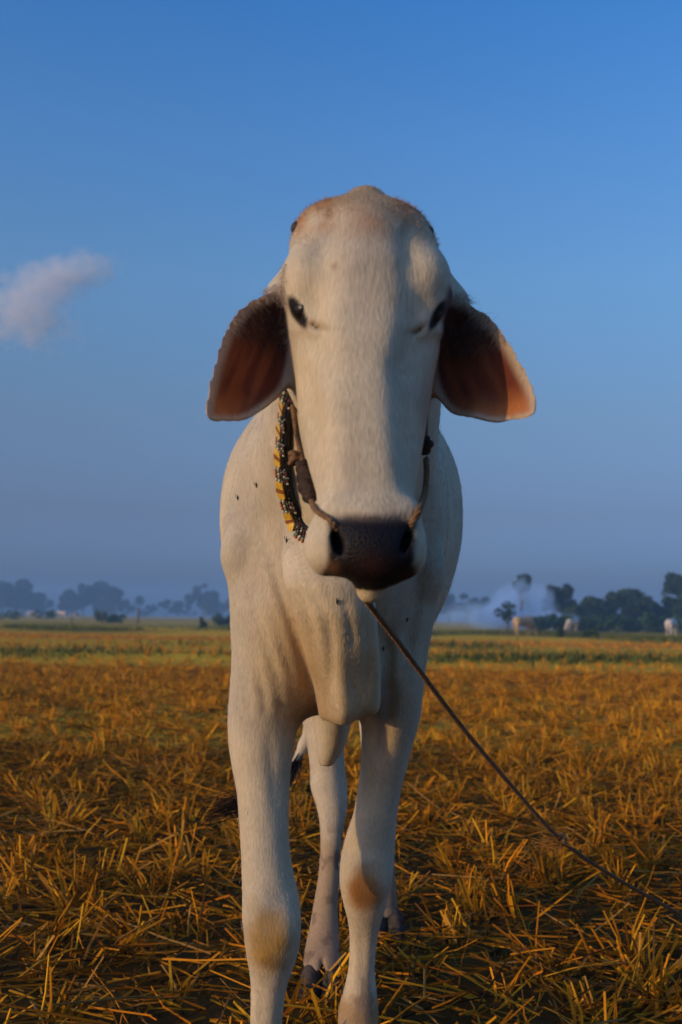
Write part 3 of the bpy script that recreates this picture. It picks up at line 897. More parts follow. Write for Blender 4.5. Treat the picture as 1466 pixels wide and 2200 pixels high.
# tail switch, poll hair, ear fringe
m_hair = attr_mat('coarse_hair', .5, .3, .3, 60)
tp = catmull([W(650, 1610, 3.24), W(628, 1650, 3.2), W(600, 1688, 3.12), W(560, 1715, 3.05), W(505, 1728, 3.0), W(430, 1748, 2.96)], 10)
parts, cols = [], []
for k in range(140):
    s0 = rng.uniform(0, .35); s1 = rng.uniform(.6, 1.0) if k % 3 else rng.uniform(.85, 1)
    i0, i1 = int(s0 * (len(tp) - 1)), int(s1 * (len(tp) - 1))
    Pp = tp[i0:i1 + 1][::2]
    if len(Pp) < 4: continue
    t = np.linspace(0, 1, len(Pp))[:, None]
    spread = rng.normal(size=3) * (.013, .02, .011)
    Pp = Pp + spread * (0.35 + np.sin(t * 2.4) * 1.0) + rng.normal(size=3) * .012 * t ** 2
    parts.append(tube(Pp, np.linspace(.0028, .0008, len(Pp)), 3))
V, F = merge(parts)
tailh = fast_mesh('tail_switch', V, F, m_hair, cow, smooth=False, cols=np.tile((.022, .014, .012), (len(V), 1)), origin=COW_O)
def hair_patch(name, sel, count, length, wid, col, jitter, up):
    idx = rng.choice(np.where(sel)[0], count)
    b = BV[idx] - BN[idx] * .001
    d = BN[idx] * .8 + np.array(up) + rng.normal(size=(count, 3)) * jitter
    cc = np.clip((C[idx] * .7 + np.array(col) * .3) * rng.uniform(.75, 1.25, (count, 1)), 0, 1)
    o = strands(name, b, d, rng.uniform(.5, 1.2, count) * length, np.full(count, wid), rng.normal(size=(count, 3)) * length * .15, m_hair, cow, 2, 3, cc, COW_O, .15)
    o['kind'] = 'stuff'
    return o
hair_patch('poll_hair', head & (py < 500 - 40 * n2) & (px > 680) & (px < 880) & (BN[:, 2] > .45), 1500, .004, .0003, (.40, .28, .17), .35, (0, -.3, .2))
hair_patch('poll_hair', head & (py < 530) & ((np.abs(px - 655) < 60) | (np.abs(px - 905) < 60)) & ((BN[:, 2] > .4) | (np.abs(BN[:, 0]) > .75)), 1800, .006, .0003, (.40, .20, .085), .4, (0, 0, .1))
for E in (EL, ER):
    m = (X > E.bb[0][0] + .0) & (X < E.bb[1][0]) & (Z > E.bb[1][2] - .075) & (Z < E.bb[1][2] + .01) & (Y > 1.3) & (Y < 1.56) & (BN[:, 1] < -.2) & (BN[:, 2] > -.4) & (np.abs(X - .034) > .112)
    hair_patch('ear_hair', m, 900, .016, .0003, (.30, .21, .15), .3, (0, -.2, -.9))

# short coat hair lying down the body
sel = np.where((BN[:, 1] < .45) & (pad < .05) & ~em & (Y > 1.62) & (Y < 2.75) & (py > 300) & (py < 2260))[0]
n = 42000
idx = rng.choice(sel, n)
fb = BV[idx] + rng.normal(size=(n, 3)) * .002
down = np.tile((0.0, -.15, -1.0), (n, 1)) + rng.normal(size=(n, 3)) * .22
down -= BN[idx] * (down * BN[idx]).sum(1)[:, None]
down /= np.linalg.norm(down, axis=1)[:, None] + 1e-6
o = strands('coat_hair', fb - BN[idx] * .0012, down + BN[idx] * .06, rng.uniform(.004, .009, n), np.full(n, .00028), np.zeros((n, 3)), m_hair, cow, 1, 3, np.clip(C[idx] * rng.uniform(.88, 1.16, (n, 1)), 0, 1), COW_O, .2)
o['kind'] = 'stuff'

# ------------------------------------------------------------------ collar, halter, lead rope, flies
m_rope = simple_mat('brown_rope', (.22, .12, .055), .9, .45, 260, .5, 500)
m_cloth = simple_mat('dark_leather', (.045, .024, .014), .75, .4, 80, .5, 150)
m_black = simple_mat('black_cord', (.010, .009, .009), .5, .4, 200, .4, 400)
m_gold = simple_mat('gold_plate', (.72, .42, .05), .35, .15, 120, .2, 300, .5)
m_red = simple_mat('red_brown_stripe', (.28, .09, .03), .5, .2, 100)
m_or = simple_mat('orange_bead', (.38, .10, .04), .3, .2, 60, 0)
m_wh = simple_mat('pale_bead', (.42, .42, .33), .3, .2, 60, 0)
m_gn = simple_mat('green_bead', (.16, .20, .12), .3, .2, 60, 0)
m_dk = simple_mat('dark_red_bead', (.10, .03, .03), .3, .2, 60, 0)

cpx = [(634, 785), (626, 815), (618, 860), (611, 915), (608, 970), (609, 1020), (617, 1070), (632, 1115), (654, 1148)]
vis = []
for a, b_ in cpx:
    p, n = hit(a, b_)
    vis.append(p if p is not None and 1.5 < p[1] < 2.2 else None)
print('collar', [None if v is None else np.round(v, 2).tolist() for v in vis])
dep = np.array([v[1] if v is not None else np.nan for v in vis])
ii = np.arange(len(dep)); ok = ~np.isnan(dep)
dep = np.interp(ii, ii[ok], dep[ok]) if ok.any() else np.full(len(dep), 1.7)
dep = np.minimum(dep, np.polyval(np.polyfit(ii, dep, 2), ii)) - 0.016
vis = np.array([W(a, b_, d) for (a, b_), d in zip(cpx, dep)])
last, first = vis[-1], vis[0]
right = vis[::-1].copy(); right[:, 0] = 0.03 - .8 * right[:, 0]
loop = np.vstack([vis, [(.025, last[1] - .03, last[2] - .035)], right, [(.025, first[1] + .05, first[2] + .13)]])
LP = resample(catmull(loop, 14, closed=True), .002, closed=True)
tan = np.roll(LP, -1, 0) - np.roll(LP, 1, 0); tan /= np.linalg.norm(tan, axis=1)[:, None]
ctr = np.array((.025, LP[:, 1].mean() + .03, LP[:, 2].mean()))
out = LP - ctr; out[:, 1] = -np.abs(out[:, 1]) - .10
out -= tan * (out * tan).sum(1)[:, None]; out /= np.linalg.norm(out, axis=1)[:, None]
side = np.cross(tan, out)
if (side[60] @ np.array((1.0, 0, 0))) > 0: side = -side      # side points to the outer (left-hand) edge
collar = empty('beaded_collar', LP[0])
tag(collar, 'black beaded collar with gold plates round the big cow\'s neck', 'collar')
CO = LP[0]
parts = []
for off, lift, rr in ((.006, 0, .005), (-.001, .001, .005), (-.007, .001, .005), (-.0125, -.001, .0045)):
    parts.append(tube(LP + side * off + out * lift, rr, 6, closed=True))
V, F = merge(parts)
cord = fast_mesh('cord_band', V, F, m_black, collar, origin=CO)
bv, bf = ball(.0032, .0032, .0032, 8, 5)
bead_me = {}
def bead(pos, mat, sc=1.0):
    key = mat.name
    if key not in bead_me:
        o = fast_mesh('bead', bv, bf, mat, collar); bead_me[key] = o.data
    else:
        o = bpy.data.objects.new('bead', bead_me[key]); COL.objects.link(o); o.parent = collar
    o.location = pos - CO; o.scale = (sc, sc, sc)
def plate(i0, i1):
    seg = np.arange(i0, i1 + 1) % len(LP)
    m = len(seg); t = np.linspace(-1, 1, m)
    w = .0092 * np.clip(1 - np.abs(t) ** 12, 0.3, 1) ** .5
    c = LP[seg] + side[seg] * .0055 + out[seg] * .0065
    V = np.concatenate([c + side[seg] * w[:, None] - out[seg] * .003, c + side[seg] * w[:, None] * .8 + out[seg] * .0012, c - side[seg] * w[:, None] * .8 + out[seg] * .0012, c - side[seg] * w[:, None] - out[seg] * .003])
    k = np.arange(m - 1)
    F = np.concatenate([np.stack([r * m + k, r * m + k + 1, (r + 1) * m + k + 1, (r + 1) * m + k], 1) for r in range(3)])
    p = fast_mesh('gold_plate', V, F, m_gold, collar, origin=CO, smooth=False)
    q = seg[m // 2 - max(1, m // 9): m // 2 + max(1, m // 9) + 1]
    c = LP[q] + side[q] * .0055 + out[q] * .0079
    V = np.concatenate([c + side[q] * .0084, c - side[q] * .0084]); k = np.arange(len(q) - 1)
    s_ = fast_mesh('stripe', V, np.stack([k, k + 1, len(q) + k + 1, len(q) + k], 1), m_red, None, origin=CO, smooth=False)
    s_.parent = p
# first plate begins about 5 cm below the visible top
period, plen = 31, 17
st0 = 11
n_b = 0
for j in range(len(LP) // period):
    i0 = st0 + j * period
    if LP[i0 % len(LP)][0] > .03 and j > 2: break
    plate(i0, i0 + plen)
for j in range(-1, (len(LP) // period)):
    i0 = st0 + plen + 1 + j * period
    if i0 > 0 and LP[i0 % len(LP)][0] > .03 and j > 2: break
    for q in range(5):
        i = (i0 + 1 + int(q * 2.75)) % len(LP)
        for cc, (off, mt) in enumerate(((.0105, (m_wh, m_or, m_or, m_or, m_wh)[q]), (.0042, (m_wh, m_gn, m_wh, m_gn, m_wh)[q]), (-.0022, (m_dk, m_gn, m_dk, m_dk, m_gn)[q]), (-.0080, (m_gn, m_dk, m_wh, m_dk, m_dk)[q]), (-.0132, (m_dk, m_dk, m_gn, m_dk, m_wh)[q]))):
            bead(LP[i] + side[i] * off + out[i] * .0058, mt, .95 if cc < 2 else .7); n_b += 1
for q in range(22):
    i = int(rng.integers(0, int(len(LP) * .42)))
    bead(LP[i] + side[i] * rng.uniform(-.016, -.005) + out[i] * .0045, (m_wh, m_gn, m_dk)[q % 3], rng.uniform(.3, .5))

# halter rope through the nose
halter = empty('rope_halter', W(650, 985, 1.40))
tag(halter, 'brown rope halter with knots running through the big cow\'s nostrils', 'halter')
HO = W(650, 985, 1.40)
def rope_part(name, pts, r, parent, mat=m_rope, pitch=.016, origin=HO):
    V, F = rope(catmull(pts, 10), r, pitch)
    return fast_mesh(name, V, F, mat, parent, origin=origin)
rope_part('cheek_rope', [W(625, 800, 1.56), W(630, 870, 1.52), W(638, 930, 1.47), W(648, 978, 1.43), W(655, 1010, 1.40)], .0045, halter)
def skin(a, b_, lift=.004, dflt=1.3):
    p_, n_ = hit(a, b_)
    return W(a, b_, dflt) if p_ is None or p_[1] > 1.5 else p_ + n_ * lift
rope_part('nose_rope', [W(666, 1060, 1.36), W(670, 1078, 1.335), skin(684, 1096), skin(698, 1107), skin(710, 1116), skin(719, 1128), skin(724, 1145, -.004)], .0042, halter)
rope_part('nose_rope', [W(916, 985, 1.42), W(917, 1020, 1.40), W(913, 1060, 1.365), skin(896, 1094), skin(890, 1110), skin(884, 1124), skin(878, 1142, -.004)], .0046, halter)
rope_part('cheek_rope', [W(922, 800, 1.56), W(915, 870, 1.50), W(912, 920, 1.45), W(914, 965, 1.42)], .0055, halter)
rope_part('poll_strap', [W(625, 800, 1.56), W(640, 700, 1.60), W(680, 560, 1.62), W(785, 500, 1.62), W(880, 560, 1.62), W(925, 700, 1.60), W(922, 800, 1.56)], .0045, halter)
def knot(name, c, size, parent, mat, seed, n=3, origin=HO):
    r_ = np.random.default_rng(seed); parts = []
    for k in range(n):
        ax = r_.normal(size=3); ax /= np.linalg.norm(ax); u = np.cross(ax, r_.normal(size=3)); u /= np.linalg.norm(u); v = np.cross(ax, u)
        a = np.linspace(0, 2 * np.pi, 26, endpoint=False)[:, None]
        P = c + size * (.62 * np.cos(a) * u + .45 * np.sin(a) * v + .18 * np.sin(2 * a) * ax) + r_.normal(size=3) * size * .12
        parts.append(tube(P, size * .33, 7, closed=True))
    V, F = merge(parts)
    return fast_mesh(name, V, F, mat, parent, origin=origin)
knot('knot', W(634, 985, 1.43), .012, halter, m_rope, 1)
knot('knot', W(655, 1005, 1.40), .013, halter, m_cloth, 2)
knot('knot', W(916, 958, 1.42), .013, halter, m_cloth, 3, 4)
# dark wrapped section below the left knot
wp = resample(catmull([W(650, 998, 1.405), W(657, 1025, 1.385), W(663, 1052, 1.36), W(668, 1078, 1.34)], 10), .002)
rad = .0105 * (1 + .22 * np.sin(np.arange(len(wp)) * .55) + .1 * np.sin(np.arange(len(wp)) * 1.7)) * np.interp(np.linspace(0, 1, len(wp)), [0, .15, .7, 1], [.7, 1, 1.1, .6])
V, F = tube(wp, rad, 12)
fast_mesh('wrapped_strap', V, F, m_cloth, halter, origin=HO)

# lead rope running down to the stubble on the right
lp = [W(775, 1225, 1.40), W(765, 1252, 1.39), W(776, 1275, 1.41), W(800, 1308, 1.46), W(850, 1373, 1.56), W(900, 1440, 1.66), W(1000, 1572, 1.84), W(1100, 1690, 2.00), W(1200, 1800, 2.17),
      W(1300, 1872, 2.36), W(1400, 1930, 2.56), W(1500, 1985, 2.76), W(1640, 2050, 2.85), (1.35, 3.0, .03), (1.8, 3.1, .015)]
lead = empty('lead_rope', lp[0])
tag(lead, 'thin twisted brown lead rope slanting from the cow\'s chin into the stubble', 'rope')
V, F = rope(catmull(lp, 14), .0050, .024)
fast_mesh('twisted_rope', V, F, m_rope, lead, origin=lp[0])
knot('knot', W(1207, 1806, 2.18), .016, lead, m_rope, 8, 3, lp[0])
m_wisp = attr_mat('straw_wisp', .7, .2, .3, 40)
c = W(1196, 1810, 2.18); n = 70
strands('straw_wisp', c + rng.normal(size=(n, 3)) * .008, rng.normal(size=(n, 3)) * (1, .6, .35) + np.array((-.5, 0, 0)), rng.uniform(.02, .055, n), np.full(n, .0012), rng.normal(size=(n, 3)) * .008,
        m_wisp, lead, 2, 3, np.array((.36, .17, .03)) * rng.uniform(.6, 1.3, (n, 1)), lp[0])['kind'] = 'stuff'

# flies
m_fly = simple_mat('fly_black', (.01, .008, .008), .4, .2, 300, 0)
m_wing, _, b = new_mat('fly_wing'); b.inputs['Base Color'].default_value = (.12, .11, .10, 1); b.inputs['Roughness'].default_value = .3; b.inputs['Alpha'].default_value = .6
for fx, fy, where in ((553, 1042, 'upper of two flies high on the cow\'s left-hand shoulder'), (513, 1070, 'lower fly at the outer edge of the left-hand shoulder'), (724, 1292, 'fly sitting on the dewlap under the muzzle'),
                      (873, 1331, 'fly on the shaded chest right of the lead rope'), (822, 1393, 'fly on the shaded edge of the dewlap'), (618, 1162, 'fly on the throat below the beaded collar')):
    p, n = hit(fx, fy)
    if p is None: continue
    fo = empty('fly', p); tag(fo, where, 'fly', 'flies on the cow')
    V, F = ball(.0016, .0016, .0036, 10, 7); fb = fast_mesh('fly_body', V + n * .002, F, m_fly, fo)
    V, F = ball(.0012, .0012, .0011, 8, 5); fast_mesh('head', V + n * .002 + np.array((0, 0, -.004)), F, m_fly, fo)
    for s in (-1, 1):
        V = np.array([(0, 0, -.001), (s * .0022, 0, .001), (s * .0028, 0, .006), (s * .0008, 0, .0055)]) + n * .0045
        fast_mesh('wing', V, np.array([[0, 1, 2, 3]]), m_wing, fo)

# ------------------------------------------------------------------ the field
def ridge(x, y, y0, w, h, amp, ph):
    yy = y0 + amp * np.sin(x * .11 + ph) + .4 * amp * np.sin(x * .37 + ph * 2)
    return h * np.exp(-((y - yy) / w) ** 2)
BUNDS = [(21.5, .55, .13, .5, .3), (31.0, .7, .16, .6, 1.7), (48.0, 1.2, .22, 1.2, 2.9), (62.0, 1.4, .20, 1.5, .8)]
def height(x, y):
    z = 0.0 * x
    for b_ in BUNDS: z = z + ridge(x, y, *b_)
    return z + .02 * np.sin(x * .6 + 1) * np.sin(y * .5) * smoothstep(6, 12, y)
xs = np.sinh(np.linspace(-5.3, 5.3, 181)) / np.sinh(5.3) * 880
ys = np.concatenate([np.linspace(-880, -8, 12), np.linspace(-6, 14, 41), np.linspace(14.5, 80, 190), np.geomspace(81, 880, 60)])
GX, GY = np.meshgrid(xs, ys)
GZ = height(GX, GY)
GV = np.stack([GX.ravel(), GY.ravel(), GZ.ravel()], 1)
nx, ny = len(xs), len(ys)
i, j = np.meshgrid(np.arange(ny - 1), np.arange(nx - 1), indexing='ij')
GF = np.stack([i * nx + j, i * nx + j + 1, (i + 1) * nx + j + 1, (i + 1) * nx + j], -1).reshape(-1, 4)
SOIL, STRAW, GREEN, BROWN = np.array((.055, .026, .010)), np.array((.70, .37, .022)), np.array((.20, .19, .014)), np.array((.24, .09, .012))
def field_col(x, y):
    """what grows or lies there: stubble straw, weedy green bunds, bare brown earth"""
    p = np.stack([x * .35, y, 0 * x], 1)
    n = fbm(p, .5, 11, 4); nb = fbm(p, .15, 15, 3)
    c = STRAW * (.65 + .6 * n)[:, None]
    def mix(m, col):
        nonlocal c
        m = np.clip(m, 0, 1)[:, None]; c = c * (1 - m) + np.array(col) * m
    mix(smoothstep(9, 4, y) * .93, SOIL)
    for (y0, w, h, amp, ph), g in zip(BUNDS, (.6, .5, .9, .6)):
        m = ridge(x, y, y0, w * 1.2, 1, amp, ph)
        mix(m * g * smoothstep(.42, .58, fbm(p + 7, .35, int(y0), 3)), GREEN)
    mix(ridge(x, y, 33.0, .9, 1, .6, 1.7) * .7 * smoothstep(-5, 10, x), BROWN * .5)
    mix(smoothstep(34, 40, y) * smoothstep(.40, .62, nb) * .75, BROWN)
    mix(smoothstep(38, 60, y) * smoothstep(.45, .65, n) * .7, GREEN)
    mix(smoothstep(22, 24, y) * smoothstep(32, 29, y) * smoothstep(1, 5, x) * .45, (.22, .17, .03))
    mix(smoothstep(70, 110, y) * .5, STRAW * .6 + GREEN * .3)
    return c
m_ground = attr_mat('field_earth', .95, .05, .55, 9)
nt_ = m_ground.node_tree
bp = nt_.nodes.new('ShaderNodeBump'); bp.inputs['Strength'].default_value = .8; bp.inputs['Distance'].default_value = .04
nz = nt_.nodes.new('ShaderNodeTexNoise'); nz.inputs['Scale'].default_value = 14; nz.inputs['Detail'].default_value = 8
tcg = nt_.nodes.new('ShaderNodeTexCoord'); nt_.links.new(tcg.outputs['Object'], nz.inputs['Vector'])
nt_.links.new(nz.outputs['Fac'], bp.inputs['Height']); nt_.links.new(bp.outputs[0], nt_.nodes['Principled BSDF'].inputs['Normal'])
g = fast_mesh('ground', GV, GF, m_ground, cols=field_col(GX.ravel(), GY.ravel()))
tag(g, kind='structure')

m_straw = attr_mat('straw', .8, .06, .25, 25, .12)
def fan(n, y0, y1, a=.42, b=.8, pw=1.0):
    """points spread evenly over a wedge in front of the viewer and a margin on both sides"""
    y = np.sqrt(rng.uniform(y0 ** 2, y1 ** 2, n)) if pw == 1 else rng.uniform(y0, y1, n)
    x = rng.uniform(-1, 1, n) * (a * y + b)
    return x, y
def scol(n, base=(.80, .325, .016), lo=.35, hi=1.2):
    k = rng.uniform(lo, hi, (n, 1)) ** 1.2
    hue = rng.normal(0, .12, (n, 1))
    c = np.array(base) * k * (1 + hue * np.array((.0, -.9, -1.2)))
    grey = rng.uniform(0, 1, n) < .15
    c[grey] = c[grey] * .35 + np.array((.34, .21, .07)) * k[grey] * .65
    return np.clip(c, .004, .8)
def stubble(name, y0, y1, dens, per, segs, wid, hts, label, lo=.35):
    n = int(dens * (.42 * (y1 ** 2 - y0 ** 2) + 1.6 * (y1 - y0)))
    x, y = fan(n, y0, y1)
    sp = 1 / math.sqrt(dens)                                   # hills stand in loose rows
    x = np.round(x / sp) * sp + rng.normal(0, sp * .16, n); y = np.round(y / (sp * .9)) * sp * .9 + rng.normal(0, sp * .16, n)
    lean = rng.normal(0, .36, (n, 3)); lean[:, 2] = 0
    hscale = rng.uniform(.55, 1.25, n)
    cnt = rng.integers(int(per * .4), int(per * 1.6), n)
    idx = np.repeat(np.arange(n), cnt); N = len(idx)
    bx = x[idx] + rng.normal(0, .024, N); by = y[idx] + rng.normal(0, .024, N)
    base = np.stack([bx, by, height(bx, by) - .01], 1)
    d = np.stack([rng.normal(0, .24, N), rng.normal(0, .24, N), np.ones(N)], 1) + lean[idx]
    flat = rng.uniform(0, 1, N) < .34
    d[flat, :2] += rng.normal(0, 1.1, (flat.sum(), 2)); d[flat, 2] *= .7
    ln = rng.uniform(hts[0], hts[1], N) * hscale[idx]
    tint = rng.uniform(.7, 1.2, n)[idx][:, None]
    o = strands(name, base, d, ln, rng.uniform(.7, 1.3, N) * wid, np.stack([rng.normal(0, .03, N), rng.normal(0, .03, N), -np.abs(rng.normal(0, .012, N))], 1), m_straw, None, segs, 3, scol(N, lo=lo) * tint, tip=.7)
    return tag(o, label, 'stubble', kind='stuff')
def loose(name, y0, y1, dens, segs, wid, lens, zmax, label):
    n = int(dens * (.42 * (y1 ** 2 - y0 ** 2) + 1.6 * (y1 - y0)))
    x, y = fan(n, y0, y1)
    base = np.stack([x, y, height(x, y) + rng.uniform(.0, zmax, n) ** 1.0], 1)
    a = rng.uniform(0, 2 * np.pi, n)
    d = np.stack([np.cos(a), np.sin(a), rng.normal(.05, .16, n)], 1)
    ln = rng.uniform(lens[0], lens[1], n) * rng.uniform(.5, 1, n)
    o = strands(name, base, d, ln, rng.uniform(.6, 1.3, n) * wid, rng.normal(size=(n, 3)) * (.05, .05, .015), m_straw, None, segs, 3, scol(n, (.48, .185, .010), .12, 1.3), tip=.8)
    return tag(o, label, 'straw', kind='stuff')
stubble('rice_stubble', .9, 7, 26, 18, 2, .0041, (.06, .185), 'cut rice stubble standing in rough rows near the cow')
loose('loose_straw', .9, 7, 700, 2, .0029, (.08, .32), .05, 'loose straw littering the dark soil near the cow')
stubble('rice_stubble', 7, 18, 24, 13, 1, .0056, (.06, .165), 'blurred rice stubble in the middle of the field', .6)
loose('loose_straw', 7, 18, 130, 1, .004, (.12, .40), .06, 'loose straw in the middle of the field')
stubble('rice_stubble', 18, 46, 9, 6, 1, .011, (.06, .14), 'distant rice stubble toward the far bunds', .7)

m_grass = attr_mat('grass', .7, .2, .3, 20, .2)
def grass(name, x, y, ht, wid, label, col=(.085, .12, .02)):
    n = len(x)
    base = np.stack([x, y, height(x, y) - .005], 1)
    d = np.stack([rng.normal(0, .4, n), rng.normal(0, .4, n), np.ones(n)], 1)
    o = strands(name, base, d, rng.uniform(.4, 1.2, n) * ht, np.full(n, wid), rng.normal(size=(n, 3)) * (.4, .4, .1) * ht, m_grass, None, 2, 2, np.array(col) * rng.uniform(.5, 1.4, (n, 1)), tip=.1)
    return tag(o, label, 'grass', kind='stuff')
# small green weeds coming up through the straw
wx, wy = [], []
for k in range(70):
    x0, y0 = fan(1, 2.3, 12); r_ = rng.uniform(.05, .18)
    m = int(rng.integers(15, 60)); wx.append(x0 + rng.normal(0, r_, m)); wy.append(y0 + rng.normal(0, r_ * .7, m))
for (ax, ay) in ((1210, 1832), (380, 1762), (640, 1680), (590, 1960), (1000, 2050), (1400, 1790), (880, 1760)):
    d = CAMH * FPX / (ay - PY0 - (ax - PX0) * ROLL); x0 = W(ax, ay, d)[0]
    wx.append(x0 + rng.normal(0, .12, 80)); wy.append(d + rng.normal(0, .12, 80))
grass('weed_tufts', np.concatenate(wx), np.concatenate(wy), .055, .0028, 'small green weeds growing through the straw')
# green verges on the bunds
gx, gy = [], []
for (y0, w, h, amp, ph), dn, sc in zip(BUNDS, (60, 60, 70, 60), (1, 1, 1.4, 1.6)):
    n = int(dn * (.9 * y0 + 6) * 3)
    x = rng.uniform(-1, 1, n) * (.45 * y0 + 3)
    yy = y0 + amp * np.sin(x * .11 + ph) + .4 * amp * np.sin(x * .37 + ph * 2) + rng.normal(0, w * .7, n)
    keep = fbm(np.stack([x * .35 + 7, yy + 7, 0 * x + 7], 1), .35, int(y0), 3) > rng.uniform(.43, .58, n)
    gx.append(x[keep]); gy.append(yy[keep])
grass('bund_grass', np.concatenate(gx), np.concatenate(gy), .22, .026, 'green grass strips along the low field bunds', (.14, .15, .02))

# ------------------------------------------------------------------ far trees, bushes, cattle, posts
m_leaf = attr_mat('leaves', .7, .2, .3, 2.0, .2)
m_bark = simple_mat('bark', (.10, .075, .055), .9, .3, 4, .4, 12)
def gp(px_, d):
    """ground point under a pixel column at distance d"""
    return np.array(((px_ - PX0) / FPX * d, d, 0.0))
def crown_mesh(lumps, n, size, col, seed):
    r_ = np.random.default_rng(seed)
    vol = np.array([l[1][0] * l[1][1] * l[1][2] for l in lumps]) ** .8; vol /= vol.sum()
    pick = r_.choice(len(lumps), n, p=vol)
    c = np.array([l[0] for l in lumps])[pick]; rr = np.array([l[1] for l in lumps])[pick]
    v = r_.normal(size=(n, 3)); v /= np.linalg.norm(v, axis=1)[:, None]
    v *= (r_.uniform(.25, 1.08, n) ** .5)[:, None]
    P = c + v * rr
    u = r_.normal(size=(n, 3)); u /= np.linalg.norm(u, axis=1)[:, None]
    w = np.cross(u, r_.normal(size=(n, 3))); w /= np.linalg.norm(w, axis=1)[:, None]
    s = (size * r_.uniform(.5, 1.4, n))[:, None]
    V = np.stack([P - u * s, P + w * s * .55, P + u * s, P - w * s * .55], 1).reshape(-1, 3)
    F = np.arange(4 * n).reshape(-1, 4)
    cl = np.repeat(np.array(col) * (r_.uniform(.6, 1.4, (n, 1)) * r_.uniform(.75, 1.25, (len(lumps), 1))[pick]), 4, axis=0)
    return V, F, cl
def tree(name, px_, d, h, w, label, group, seed, col=(.045, .065, .022), trunk_h=None, lumps_n=9, n=1500, leaf=.35, shape='round', cat='tree'):
    r_ = np.random.default_rng(seed)
    base = gp(px_, d); o = empty(name, base); tag(o, label, cat, group)
    th = h * .35 if trunk_h is None else trunk_h
    lumps = []
    for k in range(lumps_n):
        t = r_.uniform(0, 1)
        zz = th + (h - th) * (.12 + .76 * t)
        prof = {'round': math.sqrt(max(.05, 1 - (2 * t - .85) ** 2 * .85)), 'tall': .9 - .35 * t, 'umbrella': .35 + .65 * t}[shape]
        a = r_.uniform(0, 6.28); q = w / 2 * prof * r_.uniform(.15, .9)
        rr = w * r_.uniform(.08, .19)
        lumps.append((np.array((q * math.cos(a), q * math.sin(a), min(zz, h - rr * .7))), np.array((rr, rr, rr * .8))))
    tp = np.array([(0, 0, -.2), (r_.normal() * .08 * w, r_.normal() * .05 * w, th * .6), (r_.normal() * .1 * w, 0, th + (h - th) * .35)])
    parts = [tube(catmull(tp, 6), np.interp(np.linspace(0, 1, 13), [0, 1], [h * .028 + .05, h * .012]), 7)]
    for l in lumps[:5]:
        P = np.array([tp[1] * .9 + (0, 0, th * .08), (tp[1] + l[0]) / 2 + (0, 0, -.05 * h), l[0]])
        parts.append(tube(catmull(P, 4), np.linspace(h * .011, h * .003, 9), 5))
    V, F = merge(parts)
    fast_mesh('trunk', V, F, m_bark, o)
    V, F, cl = crown_mesh(lumps, n, leaf, col, seed)
    fast_mesh('crown', V, F, m_leaf, o, smooth=False, cols=cl)
    return o
def bush(px_, d, h, w, label, group, seed, col=(.05, .085, .02), n=500, leaf=.16):
    r_ = np.random.default_rng(seed)
    o = empty('bush', gp(px_, d)); tag(o, label, 'bush', group)
    lumps = [(np.array((r_.uniform(-.38, .38) * w, r_.uniform(-.25, .25) * w, h * r_.uniform(.25, .62))), np.array((w * .22, w * .22, h * .36))) for _ in range(7)]
    V, F, cl = crown_mesh(lumps, n, leaf, col, seed)
    fast_mesh('foliage', V, F, m_leaf, o, smooth=False, cols=cl)
    parts = [tube(np.array([(0, 0, -.1), l[0] * .5, l[0]]), np.array((.04, .03, .01)) * max(.4, h / 3), 5) for l in lumps[:4]]
    V, F = merge(parts); fast_mesh('stem', V, F, m_bark, o)
    return o
def top(py_, px_, d): return W(px_, py_, d)[2]
DL = 420
left = [(12, 1252, 70, 'hazy round tree at the left end of the far tree line'), (48, 1241, 55, 'tallest hazy tree of the leftmost clump'), (84, 1272, 40, 'low hazy tree at the right side of the leftmost clump'),
        (146, 1268, 38, 'low hazy tree at the left foot of the big dome-shaped clump'), (178, 1252, 52, 'hazy tree on the left shoulder of the big dome-shaped clump'), (212, 1238, 66, 'hazy tree at the top of the big dome-shaped clump'),
        (244, 1262, 42, 'hazy tree on the right shoulder of the big dome-shaped clump'), (440, 1248, 52, 'tall square hazy tree just left of the big cow')]
for k, (a, ty, w, lab) in enumerate(left):
    tree('hazy_tree', a, DL + 10 * (k % 3), top(ty, a, DL), w / FPX * DL * 1.45, lab, 'far trees on the left', 100 + k, (.03, .045, .02), 1.2, 24, 3800, .6, 'round')
low = [(112, 1290), (272, 1286), (298, 1281), (326, 1290), (352, 1284), (382, 1291), (408, 1286), (470, 1292), (495, 1288)]
for k, (a, ty) in enumerate(low):
    tree('low_tree', a, DL + 30 + 5 * (k % 2), top(ty, a, DL + 30), 34 / FPX * DL * (1 + .3 * (k % 3)), 'low hazy tree %s of the low row at the far edge' % ('first second third fourth fifth sixth seventh eighth ninth'.split()[k] + ' from the left'), 'low trees on the far edge', 140 + k, (.03, .045, .02), .6, 7, 900, .5, 'round')
farR = [(965, 1276, 50), (1000, 1271, 52), (1038, 1280, 46)]
for k, (a, ty, w) in enumerate(farR):
    tree('hazy_tree', a, 330, top(ty, a, 330), w / FPX * 330 * 1.3, ('blue hazy tree behind smoke nearest the big cow', 'middle blue hazy tree behind the smoke', 'blue hazy tree behind the smoke beside the small forked tree')[k], 'far trees behind the smoke', 160 + k, (.03, .045, .02), 1, 9, 1500, .5)
DR = 114
